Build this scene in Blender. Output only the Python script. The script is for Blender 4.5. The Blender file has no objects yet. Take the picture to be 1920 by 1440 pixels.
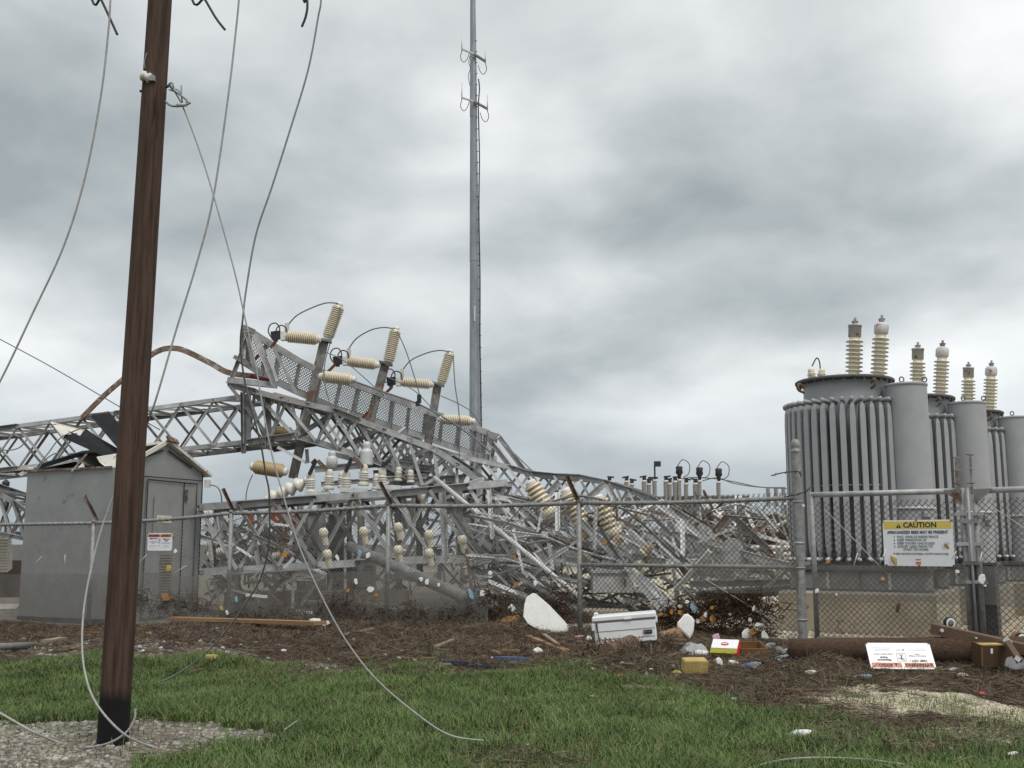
import bpy, math, random
import numpy as np
from mathutils import Vector, Matrix
R = math.radians
rnd = random.Random(7)
npr = np.random.default_rng(11)
scene = bpy.context.scene
COL = scene.collection

# ------------------------------------------------------------------ camera
FPX, W_, H_ = 2000.0, 1920, 1440
EYE = 1.45
PITCH = math.atan(300 / FPX)
cam = bpy.data.cameras.new('camera')
cam.sensor_width = 36; cam.lens = 36 * FPX / W_; cam.clip_end = 6000; cam.clip_start = 0.05
camo = bpy.data.objects.new('camera', cam); COL.objects.link(camo)
camo.location = (0, 0, EYE); camo.rotation_euler = (math.pi / 2 + PITCH, 0, 0)
scene.camera = camo

# ------------------------------------------------------------------ world, sun, exposure
SUN_EL, SUN_AZ = 58, 150      # azimuth clockwise from +Y (view direction)
w = bpy.data.worlds.new('World'); scene.world = w; w.use_nodes = True
nt = w.node_tree; nt.nodes.clear()
def wn(t, **k):
    n = nt.nodes.new(t)
    for a, v in k.items(): setattr(n, a, v)
    return n
def wl(a, b): nt.links.new(a, b)
out = wn('ShaderNodeOutputWorld'); mixs = wn('ShaderNodeMixShader'); mixs.inputs[0].default_value = .86
sky = wn('ShaderNodeTexSky', sky_type='NISHITA', sun_disc=False)
sky.sun_elevation = R(SUN_EL); sky.sun_rotation = R(SUN_AZ)
bg1 = wn('ShaderNodeBackground'); bg1.inputs[1].default_value = 0.05
bg2 = wn('ShaderNodeBackground'); bg2.inputs[1].default_value = 1.0
def wmath(op, a, b=None, c=None):
    n = wn('ShaderNodeMath', operation=op)
    for i, v in enumerate((a, b, c)):
        if v is None: continue
        if isinstance(v, (int, float)): n.inputs[i].default_value = v
        else: wl(v, n.inputs[i])
    return n.outputs[0]
tc = wn('ShaderNodeTexCoord'); sep = wn('ShaderNodeSeparateXYZ'); wl(tc.outputs['Generated'], sep.inputs[0])
zc = wmath('MAXIMUM', sep.outputs[2], 0.0)
den = wmath('ADD', zc, 0.34)
cx = wmath('DIVIDE', sep.outputs[0], den); cy = wmath('DIVIDE', sep.outputs[1], den)
comb = wn('ShaderNodeCombineXYZ'); wl(cx, comb.inputs[0]); wl(cy, comb.inputs[1]); comb.inputs[2].default_value = 3.7
def cloud(scale, detail, rough, loc, dist=0.0):
    m = wn('ShaderNodeMapping'); wl(comb.outputs[0], m.inputs[0]); m.inputs['Location'].default_value = loc
    m.inputs['Rotation'].default_value = (0, 0, R(12))
    n = wn('ShaderNodeTexNoise'); wl(m.outputs[0], n.inputs[0])
    n.inputs['Scale'].default_value = scale; n.inputs['Detail'].default_value = detail
    n.inputs['Roughness'].default_value = rough; n.inputs['Distortion'].default_value = dist
    return n.outputs[0]
c1 = cloud(1.5, 3, .42, (1.3, 0.55, 0), .3)
c2 = cloud(4.2, 6, .52, (4.0, 2.0, 0), .2)
c3 = cloud(0.6, 2, .5, (0.4, 5.1, 0))
cs = wmath('ADD', wmath('MULTIPLY', c1, .55), wmath('MULTIPLY', c2, .27))
cs = wmath('ADD', cs, wmath('MULTIPLY', c3, .18))
# layers of the overcast by height above the horizon, the same all the way round
zw = wmath('ADD', sep.outputs[2], wmath('MULTIPLY', wmath('SUBTRACT', c1, .5), .16))
lay = wn('ShaderNodeFloatCurve'); wl(zw, lay.inputs[1]); cv = lay.mapping.curves[0]
cv.points[0].location = (0, .36); cv.points[1].location = (1, .60)
for x_, y_ in ((.07, .40), (.15, .54), (.22, .53), (.29, .38), (.36, .48), (.44, .64), (.6, .62)): cv.points.new(x_, y_)
lay.mapping.update()
cs = wmath('ADD', cs, wmath('MULTIPLY', wmath('SUBTRACT', lay.outputs[0], .5), .52))
ramp = wn('ShaderNodeValToRGB'); wl(cs, ramp.inputs[0])
e = ramp.color_ramp.elements
e[0].position = .36; e[0].color = (.345, .385, .395, 1)
e[1].position = .66; e[1].color = (.98, 1.0, 1.0, 1)
for p, c in ((.44, (.495, .535, .543, 1)), (.51, (.66, .688, .698, 1)), (.58, (.83, .853, .858, 1))):
    q = e.new(p); q.color = c
# bluish thicker air low over the horizon, all the way round
hz = wn('ShaderNodeMapRange'); wl(sep.outputs[2], hz.inputs[0])
hz.inputs[1].default_value = .02; hz.inputs[2].default_value = .17; hz.inputs[3].default_value = .8; hz.inputs[4].default_value = 0
mixh = wn('ShaderNodeMix', data_type='RGBA'); wl(hz.outputs[0], mixh.inputs[0])
wl(ramp.outputs[0], mixh.inputs[6]); mixh.inputs[7].default_value = (.345, .405, .46, 1)
wl(sky.outputs[0], bg1.inputs[0]); wl(mixh.outputs[2], bg2.inputs[0])
bg2.inputs[1].default_value = .95
wl(bg1.outputs[0], mixs.inputs[1]); wl(bg2.outputs[0], mixs.inputs[2]); wl(mixs.outputs[0], out.inputs[0])
bg1.inputs[1].default_value = 0.05
sl = bpy.data.lights.new('sun', 'SUN'); sl.energy = 1.5; sl.angle = R(25); sl.color = (1, .975, .94)
so = bpy.data.objects.new('sun', sl); COL.objects.link(so)
d = Vector((math.sin(R(SUN_AZ)) * math.cos(R(SUN_EL)), math.cos(R(SUN_AZ)) * math.cos(R(SUN_EL)), math.sin(R(SUN_EL))))
so.rotation_euler = d.to_track_quat('Z', 'Y').to_euler(); so.location = d * 60
vs = scene.view_settings
vs.view_transform = 'Standard'; vs.look = 'None'; vs.gamma = 1; vs.exposure = 0.32; vs.use_curve_mapping = False

# ------------------------------------------------------------------ pixels to places
CT, ST = math.cos(PITCH), math.sin(PITCH)
def ray(px, py):
    r = (px - 960) / FPX; u = (720 - py) / FPX
    return Vector((r, CT - u * ST, ST + u * CT))
def P(px, py, Y):
    v = ray(px, py); return Vector((0, 0, EYE)) + v * (Y / v.y)
def proj(x, y, z):
    f = y * CT + (z - EYE) * ST; u = -y * ST + (z - EYE) * CT
    return 960 + FPX * x / f, 720 - FPX * u / f
def h2(ix, iy, s):
    v = np.sin(ix * 127.1 + iy * 311.7 + s * 74.7) * 43758.5453
    return v - np.floor(v)
def vn(x, y, s=0):
    x = np.asarray(x, float); y = np.asarray(y, float)
    ix, iy = np.floor(x), np.floor(y); fx, fy = x - ix, y - iy
    fx = fx * fx * (3 - 2 * fx); fy = fy * fy * (3 - 2 * fy)
    a, b = h2(ix, iy, s), h2(ix + 1, iy, s); c, d_ = h2(ix, iy + 1, s), h2(ix + 1, iy + 1, s)
    return a + (b - a) * fx + (c - a) * fy + (a - b - c + d_) * fx * fy
def fbm(x, y, s=0, o=4):
    t = 0; a = .5; n = 0
    for i in range(o):
        t = t + a * vn(np.asarray(x) * 2 ** i, np.asarray(y) * 2 ** i, s + i * 13); n += a; a *= .5
    return t / n
def sstep(t): t = np.clip(t, 0, 1); return t * t * (3 - 2 * t)
def inpoly(px, py, poly):
    ins = np.zeros(np.shape(px), bool); n = len(poly)
    for i in range(n):
        x0, y0 = poly[i]; x1, y1 = poly[(i + 1) % n]
        if y0 == y1: continue
        c = ((y0 > py) != (y1 > py)) & (px < (x1 - x0) * (py - y0) / (y1 - y0) + x0)
        ins ^= c
    return ins
GB = np.array([(-900, 1225), (-200, 1235), (0, 1232), (250, 1236), (450, 1249), (640, 1259), (900, 1264), (1000, 1258), (1150, 1277), (1250, 1287), (1330, 1303), (1400, 1328), (1550, 1348), (1700, 1378), (1920, 1372), (2300, 1370), (2900, 1360)], float)
POLE_GRAVEL = [(-700, 1352), (0, 1354), (180, 1345), (300, 1352), (430, 1362), (515, 1378), (430, 1400), (340, 1418), (250, 1450), (200, 1540), (-700, 1700)]
WHITE_GRAVEL = [(1480, 1332), (1560, 1302), (1640, 1290), (1730, 1285), (1800, 1302), (1920, 1330), (2300, 1345), (2300, 1378), (1920, 1366), (1760, 1348), (1600, 1338)]
WHITE2 = [(1690, 1366), (1800, 1358), (2100, 1385), (2100, 1398), (1850, 1388)]
STRIP = [(-700, 1197), (100, 1196), (230, 1206), (330, 1213), (450, 1226), (640, 1246), (640, 1260), (450, 1251), (230, 1240), (0, 1234), (-700, 1234)]
# fence line on the ground (world), from the far left to the gate
FENCE = [(-21.5, 27.6), (-8.55, 22.0), (-5.42, 20.75), (-2.23, 19.4), (1.125, 18.0), (4.21, 15.8), (6.09, 14.49), (9.5, 12.12)]
def fence_y(x):
    return np.interp(x, [p[0] for p in FENCE], [p[1] for p in FENCE])
def masks(x, y):
    """what the ground is made of: wrack, white gravel, tan gravel, grass"""
    x = np.asarray(x, float); y = np.asarray(y, float)
    yy = np.maximum(y, 3.0)
    px, py = proj(x, yy, 0.0)
    n1 = fbm(x * 1.4, y * 1.4, 3) - .5; n2 = fbm(x * 4, y * 4, 5) - .5
    pxn = px + n1 * 120; pyn = py + n1 * 26 + n2 * 14
    gb = np.interp(pxn, GB[:, 0], GB[:, 1])
    grass = sstep((pyn - gb + n2 * 30) / 16 + .5)
    ed = .35 + .65 * sstep((fbm(x * 3.1, y * 3.1, 8) - .38) / .12)
    tan = np.maximum(inpoly(pxn + n2 * 50, pyn + n2 * 16, POLE_GRAVEL), inpoly(pxn, pyn, STRIP) * .8 * ed).astype(float)
    white = np.maximum(inpoly(pxn + n2 * 120, pyn + n2 * 30, WHITE_GRAVEL) * (.25 + .75 * ed), inpoly(pxn, pyn + n2 * 14, WHITE2) * .5 * ed)
    fy = fence_y(x)
    inside = sstep((y - fy - .25 - n1 * .8) / .6 + .5)
    grass = grass * (1 - tan) * (1 - white)
    near = y < 6
    grass = np.where(near & (tan < .5), 1.0, grass)
    wrack = (1 - grass) * (1 - tan) * (1 - white) * (1 - inside)
    yard = inside * (.25 + .75 * sstep((x - .5) / 3))
    tan = np.maximum(tan * (1 - inside), inside * .75)
    white = np.maximum(white, yard)
    return wrack, white, tan, grass
def gz(x, y):
    x = np.asarray(x, float); y = np.asarray(y, float)
    z = -.25 * sstep((-x - 3) / 6) * sstep((y - 14) / 6)
    wr = sstep((y - 10.5) / 2.5) * sstep((fence_y(x) + .6 - y) / 1.2)
    z = z + wr * (.18 * (fbm(x * .8, y * .8, 21, 2) - .4) + .15 * (fbm(x * 2.2, y * 2.2, 22, 2) - .4))
    z = z + .03 * (fbm(x * .5, y * .5, 31, 2) - .5) * sstep((26 - y) / 6)
    return z
def G(px, py, dz=0.0):
    z = 0.0; v = ray(px, py)
    for _ in range(6):
        t = (z - EYE) / v.z; x, y = v.x * t, v.y * t
        z = .5 * z + .5 * float(gz(x, y))
    return Vector((x, y, float(gz(x, y)) + dz))
def FP(px, py, off=-.04):
    """point on the fence plane that a pixel looks at (off: metres toward the camera)"""
    v = ray(px, py)
    best = None
    for (a, b) in zip(FENCE[:-1], FENCE[1:]):
        dx, dy = b[0] - a[0], b[1] - a[1]; det = v.x * -dy + v.y * dx
        if abs(det) < 1e-9: continue
        t = (a[0] * -dy + a[1] * dx) / det; s = (v.x * a[1] - v.y * a[0]) / det * -1
        s = ((v.x * t - a[0]) * dx + (v.y * t - a[1]) * dy) / (dx * dx + dy * dy)
        if -.001 <= s <= 1.001: best = t
    if best is None: best = 20 / v.y
    return Vector((0, 0, EYE)) + v * (best * (1 + off / (best * v.length)))

# ------------------------------------------------------------------ materials
MATS = {}
def mat(name, col, rough=.6, metal=0.0, col2=None, scale=6.0, detail=4, bump=0.0, bscale=40, spot=None, spotcol=None, spotscale=9, stretch=None, rndv=0.0, alpha=None, trans=0.0, island=None, coord='pos', spec=.4):
    m = bpy.data.materials.new(name); m.use_nodes = True; MATS[name] = m
    t = m.node_tree; b = t.nodes['Principled BSDF']
    def N(k): return t.nodes.new(k)
    b.inputs['Roughness'].default_value = rough; b.inputs['Metallic'].default_value = metal
    b.inputs['Specular IOR Level'].default_value = spec
    b.inputs['Base Color'].default_value = (*col, 1)
    if trans: b.inputs['Transmission Weight'].default_value = trans
    if alpha is not None: b.inputs['Alpha'].default_value = alpha
    if coord == 'pos':
        g = N('ShaderNodeNewGeometry'); co = g.outputs['Position']
    else:
        g = N('ShaderNodeTexCoord'); co = g.outputs['Object']
    if stretch:
        mp = N('ShaderNodeMapping'); mp.inputs['Scale'].default_value = stretch; t.links.new(co, mp.inputs[0]); co = mp.outputs[0]
    cur = None
    if col2:
        n = N('ShaderNodeTexNoise'); n.inputs['Scale'].default_value = scale; n.inputs['Detail'].default_value = detail; n.inputs['Roughness'].default_value = .62
        t.links.new(co, n.inputs[0])
        r = N('ShaderNodeMapRange'); r.inputs[1].default_value = .34; r.inputs[2].default_value = .66; t.links.new(n.outputs[0], r.inputs[0])
        x = N('ShaderNodeMix'); x.data_type = 'RGBA'; t.links.new(r.outputs[0], x.inputs[0])
        x.inputs[6].default_value = (*col, 1); x.inputs[7].default_value = (*col2, 1); cur = x.outputs[2]
    if spot:
        n = N('ShaderNodeTexNoise'); n.inputs['Scale'].default_value = spotscale; n.inputs['Detail'].default_value = 6; n.inputs['Roughness'].default_value = .7
        mp = N('ShaderNodeMapping'); mp.inputs['Location'].default_value = (7.3, 2.1, 5.5); t.links.new(co, mp.inputs[0]); t.links.new(mp.outputs[0], n.inputs[0])
        r = N('ShaderNodeMapRange'); r.inputs[1].default_value = spot; r.inputs[2].default_value = spot + .06; t.links.new(n.outputs[0], r.inputs[0])
        x = N('ShaderNodeMix'); x.data_type = 'RGBA'; t.links.new(r.outputs[0], x.inputs[0])
        if cur: t.links.new(cur, x.inputs[6])
        else: x.inputs[6].default_value = (*col, 1)
        x.inputs[7].default_value = (*spotcol, 1); cur = x.outputs[2]
    if island:
        g2 = N('ShaderNodeNewGeometry'); rp = N('ShaderNodeValToRGB'); t.links.new(g2.outputs['Random Per Island'], rp.inputs[0])
        el = rp.color_ramp.elements
        el[0].color = (*island[0], 1); el[1].color = (*island[-1], 1)
        for i in range(1, len(island) - 1):
            q = el.new(i / (len(island) - 1)); q.color = (*island[i], 1)
        cur = rp.outputs[0]
    if rndv:
        oi = N('ShaderNodeObjectInfo'); r = N('ShaderNodeMapRange'); r.inputs[3].default_value = 1 - rndv; r.inputs[4].default_value = 1 + rndv
        t.links.new(oi.outputs['Random'], r.inputs[0])
        hs = N('ShaderNodeHueSaturation'); t.links.new(r.outputs[0], hs.inputs['Value'])
        if cur: t.links.new(cur, hs.inputs['Color'])
        else: hs.inputs['Color'].default_value = (*col, 1)
        cur = hs.outputs[0]
    if cur: t.links.new(cur, b.inputs['Base Color'])
    if bump:
        n = N('ShaderNodeTexNoise'); n.inputs['Scale'].default_value = bscale; n.inputs['Detail'].default_value = 5; t.links.new(co, n.inputs[0])
        bp = N('ShaderNodeBump'); bp.inputs['Strength'].default_value = bump; bp.inputs['Distance'].default_value = .02
        t.links.new(n.outputs[0], bp.inputs['Height']); t.links.new(bp.outputs[0], b.inputs['Normal'])
    return m
RUST = (.13, .05, .022)
mat('galv', (.29, .291, .287), .55, .15, (.45, .45, .44), 5, spot=.69, spotcol=(.17, .11, .07), spotscale=2.2, rndv=.22, bump=.15)
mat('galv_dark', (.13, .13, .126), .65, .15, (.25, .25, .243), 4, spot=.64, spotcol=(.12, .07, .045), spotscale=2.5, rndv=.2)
mat('galv_light', (.50, .50, .49), .5, .1, (.62, .62, .61), 6, spot=.7, spotcol=(.25, .2, .15), spotscale=3)
mat('galv_pole', (.22, .245, .27), .5, .3, (.32, .345, .37), 3, stretch=(1, 1, .35), bump=.1)
mat('fence_galv', (.20, .20, .19), .6, .25, (.34, .34, .33), 14, spot=.62, spotcol=(.15, .085, .045), spotscale=5)
mat('wire', (.15, .147, .138), .6, .15, (.25, .245, .235), 8, spot=.6, spotcol=(.10, .055, .03), spotscale=3)
mat('wire_rusty', (.075, .065, .055), .75, .1, (.13, .12, .108), 7, spot=.56, spotcol=(.075, .04, .024), spotscale=4)
mat('rusty', (.09, .05, .032), .85, .1, (.20, .14, .10), 9, spot=.55, spotcol=(.30, .28, .26), spotscale=4)
mat('weathered', (.27, .265, .25), .7, .15, (.13, .12, .11), 5, spot=.53, spotcol=(.15, .075, .045), spotscale=3.2)
mat('rust_red', (.16, .03, .015), .8, 0, (.09, .02, .012), 9)
mat('orange', (.42, .10, .03), .65, 0, (.26, .06, .025), 4)
mat('xf_paint', (.345, .355, .362), .5, 0, (.31, .318, .325), 2.5, spot=.74, spotcol=(.13, .07, .04), spotscale=6, bump=.05, bscale=20)
mat('xf_dark', (.07, .07, .068), .7, 0, (.12, .12, .115), 5)
mat('porcelain', (.72, .66, .52), .32, 0, (.66, .59, .44), 7, spot=.66, spotcol=(.42, .34, .22), spotscale=8, spec=.6)
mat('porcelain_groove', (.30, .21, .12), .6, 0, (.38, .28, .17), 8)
mat('porcelain_white', (.72, .69, .62), .35, 0, (.60, .56, .47), 6, spot=.66, spotcol=(.33, .28, .2), spotscale=7)
mat('porcelain_tan', (.42, .31, .16), .4, 0, (.50, .38, .22), 6)
mat('cap_white', (.74, .72, .68), .5, 0, (.60, .58, .54), 6)
mat('cap_rust', (.62, .60, .57), .6, 0, (.52, .50, .47), 6, spot=.57, spotcol=(.22, .07, .03), spotscale=7)
mat('black', (.018, .019, .02), .5, .1, (.035, .035, .036), 8)
mat('conductor', (.14, .145, .15), .55, .3, (.20, .205, .21), 30)
mat('cable_light', (.40, .395, .375), .6, 0, (.30, .295, .28), 22)
mat('cable_grey', (.27, .275, .27), .6, .1, (.20, .2, .2), 22)
mat('shed_paint', (.28, .285, .278), .62, 0, (.235, .24, .236), 2.2, spot=.62, spotcol=(.15, .152, .152), spotscale=3.2, bump=.06, bscale=12)
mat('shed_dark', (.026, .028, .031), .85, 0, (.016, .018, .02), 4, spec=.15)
mat('shed_white', (.66, .64, .58), .55, 0, (.58, .55, .47), 4, spot=.58, spotcol=(.22, .08, .03), spotscale=5)
mat('concrete', (.36, .315, .235), .9, 0, (.25, .22, .165), 2.2, spot=.62, spotcol=(.12, .10, .08), spotscale=2.6, bump=.3, bscale=30)
mat('white_plastic', (.78, .79, .80), .35, 0, (.70, .70, .69), 3, spot=.68, spotcol=(.5, .46, .4), spotscale=5)
mat('foam', (.78, .78, .75), .85, 0, (.70, .69, .65), 9, bump=.5, bscale=70)
mat('foam_yellow', (.48, .36, .14), .9, 0, (.38, .27, .09), 9, bump=.4)
mat('foam_orange', (.42, .22, .05), .9, 0, (.32, .15, .03), 9, bump=.3)
mat('foam_blue', (.26, .42, .50), .8, 0, (.20, .34, .43), 9)
mat('blue_dark', (.016, .024, .055), .6)
mat('blue_plain', (.09, .15, .25), .6, 0, (.06, .10, .17), 9)
mat('red_plastic', (.62, .035, .03), .4)
mat('red_orange', (.65, .12, .05), .5)
mat('pink', (.62, .38, .42), .6)
mat('sign_white', (.80, .81, .82), .35, 0, (.74, .75, .76), 3)
mat('sign_yellow', (.66, .52, .12), .4)
mat('sign_orange', (.60, .17, .07), .4)
mat('ink', (.02, .02, .022), .5)
mat('ink_grey', (.16, .16, .17), .5)
mat('ink_blue', (.035, .06, .12), .5)
mat('ink_red', (.55, .10, .08), .5)
mat('plank', (.33, .20, .10), .85, 0, (.22, .13, .065), 5, stretch=(3, 14, 14), bump=.3)
mat('plank_grey', (.30, .25, .18), .85, 0, (.20, .165, .115), 5, stretch=(4, 12, 12), bump=.3)
mat('timber', (.10, .062, .038), .85, 0, (.165, .105, .068), 5, stretch=(3, 12, 12), bump=.3)
mat('log', (.040, .022, .013), .92, 0, (.095, .056, .034), 4, stretch=(2.0, 14, 14), bump=.6, bscale=9)
mat('cardboard', (.23, .12, .05), .85, 0, (.17, .085, .035), 5)
mat('box_brown', (.085, .045, .022), .8, 0, (.05, .028, .015), 5)
mat('green_olive', (.30, .28, .03), .5)
mat('rubber', (.018, .018, .018), .8)
mat('clear', (.82, .85, .87), .18, 0, trans=.85)
mat('film', (.62, .62, .64), .3, 0, (.5, .5, .52), 12, alpha=.6)
def pole_mat():
    m = mat('pole_wood', (.038, .022, .0155), .85, 0, (.098, .061, .044), 3.0, detail=6, stretch=(9, 9, .55), spot=.60, spotcol=(.026, .014, .010), spotscale=1.8, bump=.55, bscale=9, spec=.25)
    t = m.node_tree; b = t.nodes['Principled BSDF']; src = b.inputs['Base Color'].links[0].from_socket
    g = t.nodes.new('ShaderNodeNewGeometry'); s = t.nodes.new('ShaderNodeSeparateXYZ'); t.links.new(g.outputs['Position'], s.inputs[0])
    n = t.nodes.new('ShaderNodeTexNoise'); n.inputs['Scale'].default_value = 9; t.links.new(g.outputs['Position'], n.inputs[0])
    a = t.nodes.new('ShaderNodeMath'); a.operation = 'MULTIPLY_ADD'; t.links.new(n.outputs[0], a.inputs[0]); a.inputs[1].default_value = .14; t.links.new(s.outputs[2], a.inputs[2])
    r = t.nodes.new('ShaderNodeMapRange'); r.inputs[1].default_value = .40; r.inputs[2].default_value = .49; t.links.new(a.outputs[0], r.inputs[0])
    x = t.nodes.new('ShaderNodeMix'); x.data_type = 'RGBA'; t.links.new(r.outputs[0], x.inputs[0])
    x.inputs[6].default_value = (.008, .008, .009, 1); t.links.new(src, x.inputs[7]); t.links.new(x.outputs[2], b.inputs['Base Color'])
pole_mat()
def net_mat():
    m = bpy.data.materials.new('netting'); m.use_nodes = True; MATS['netting'] = m; t = m.node_tree
    b = t.nodes['Principled BSDF']; b.inputs['Base Color'].default_value = (.17, .16, .145, 1); b.inputs['Roughness'].default_value = .9
    g = t.nodes.new('ShaderNodeNewGeometry'); n = t.nodes.new('ShaderNodeTexNoise'); n.inputs['Scale'].default_value = 2.6; n.inputs['Detail'].default_value = 5
    t.links.new(g.outputs['Position'], n.inputs[0]); r = t.nodes.new('ShaderNodeMapRange'); r.inputs[1].default_value = .3; r.inputs[2].default_value = .7
    r.inputs[3].default_value = .28; r.inputs[4].default_value = .68; t.links.new(n.outputs[0], r.inputs[0]); t.links.new(r.outputs[0], b.inputs['Alpha'])
net_mat()
mat('grass', (.05, .09, .02), .6, island=[(.065, .125, .028), (.095, .175, .038), (.12, .205, .05), (.085, .14, .034), (.17, .215, .075), (.27, .23, .13)], spec=.25)
mat('straw', (.1, .06, .03), .85, island=[(.042, .031, .022), (.085, .062, .044), (.125, .091, .064), (.17, .127, .09), (.062, .045, .032), (.105, .076, .053), (.28, .22, .15)], spec=.2)
mat('straw_dark', (.04, .02, .01), .9, island=[(.03, .017, .011), (.055, .032, .019), (.085, .05, .028), (.04, .022, .014)], spec=.2)
mat('stone_tan', (.3, .3, .3), .9, island=[(.13, .115, .095), (.31, .285, .24), (.19, .165, .135), (.45, .42, .365), (.09, .078, .065), (.25, .22, .18)])
mat('stone_white', (.5, .5, .5), .9, island=[(.50, .45, .34), (.62, .56, .43), (.42, .37, .27), (.56, .50, .38), (.33, .28, .2)])
def patchy(name, sc, lo, hi):
    m = MATS[name]; t = m.node_tree; b = t.nodes['Principled BSDF']; src = b.inputs['Base Color'].links[0].from_socket
    g = t.nodes.new('ShaderNodeNewGeometry'); n = t.nodes.new('ShaderNodeTexNoise'); n.inputs['Scale'].default_value = sc; n.inputs['Detail'].default_value = 4; t.links.new(g.outputs['Position'], n.inputs[0])
    r = t.nodes.new('ShaderNodeMapRange'); r.inputs[1].default_value = .32; r.inputs[2].default_value = .68; r.inputs[3].default_value = lo; r.inputs[4].default_value = hi; t.links.new(n.outputs[0], r.inputs[0])
    h = t.nodes.new('ShaderNodeHueSaturation'); t.links.new(r.outputs[0], h.inputs['Value']); t.links.new(src, h.inputs['Color']); t.links.new(h.outputs[0], b.inputs['Base Color'])
patchy('grass', 1.5, .68, 1.12); patchy('straw', 1.8, .7, 1.2); patchy('stone_tan', 3, .8, 1.15)
def ground_mat():
    m = bpy.data.materials.new('ground'); m.use_nodes = True; t = m.node_tree; b = t.nodes['Principled BSDF']
    b.inputs['Roughness'].default_value = .95; b.inputs['Specular IOR Level'].default_value = .2
    g = t.nodes.new('ShaderNodeNewGeometry')
    def two(c0, c1, sc, det=6):
        n = t.nodes.new('ShaderNodeTexNoise'); n.inputs['Scale'].default_value = sc; n.inputs['Detail'].default_value = det; n.inputs['Roughness'].default_value = .7
        t.links.new(g.outputs['Position'], n.inputs[0])
        r = t.nodes.new('ShaderNodeMapRange'); r.inputs[1].default_value = .35; r.inputs[2].default_value = .65; t.links.new(n.outputs[0], r.inputs[0])
        x = t.nodes.new('ShaderNodeMix'); x.data_type = 'RGBA'; t.links.new(r.outputs[0], x.inputs[0]); x.inputs[6].default_value = (*c0, 1); x.inputs[7].default_value = (*c1, 1)
        return x.outputs[2]
    cur = two((.075, .072, .062), (.11, .105, .09), .6)      # grassland far away
    for at, c in (('grass', two((.035, .042, .017), (.06, .065, .028), 5)), ('wrack', two((.045, .029, .019), (.10, .066, .043), 7)),
                  ('tan', two((.10, .082, .063), (.23, .2, .16), 9)), ('white', two((.36, .315, .235), (.54, .48, .37), 15))):
        a = t.nodes.new('ShaderNodeAttribute'); a.attribute_name = at
        x = t.nodes.new('ShaderNodeMix'); x.data_type = 'RGBA'; t.links.new(a.outputs['Fac'], x.inputs[0]); t.links.new(cur, x.inputs[6]); t.links.new(c, x.inputs[7]); cur = x.outputs[2]
    t.links.new(cur, b.inputs['Base Color'])
    n = t.nodes.new('ShaderNodeTexNoise'); n.inputs['Scale'].default_value = 24; n.inputs['Detail'].default_value = 6; t.links.new(g.outputs['Position'], n.inputs[0])
    bp = t.nodes.new('ShaderNodeBump'); bp.inputs['Strength'].default_value = .7; bp.inputs['Distance'].default_value = .04
    t.links.new(n.outputs[0], bp.inputs['Height']); t.links.new(bp.outputs[0], b.inputs['Normal'])
    MATS['ground'] = m
ground_mat()

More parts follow.
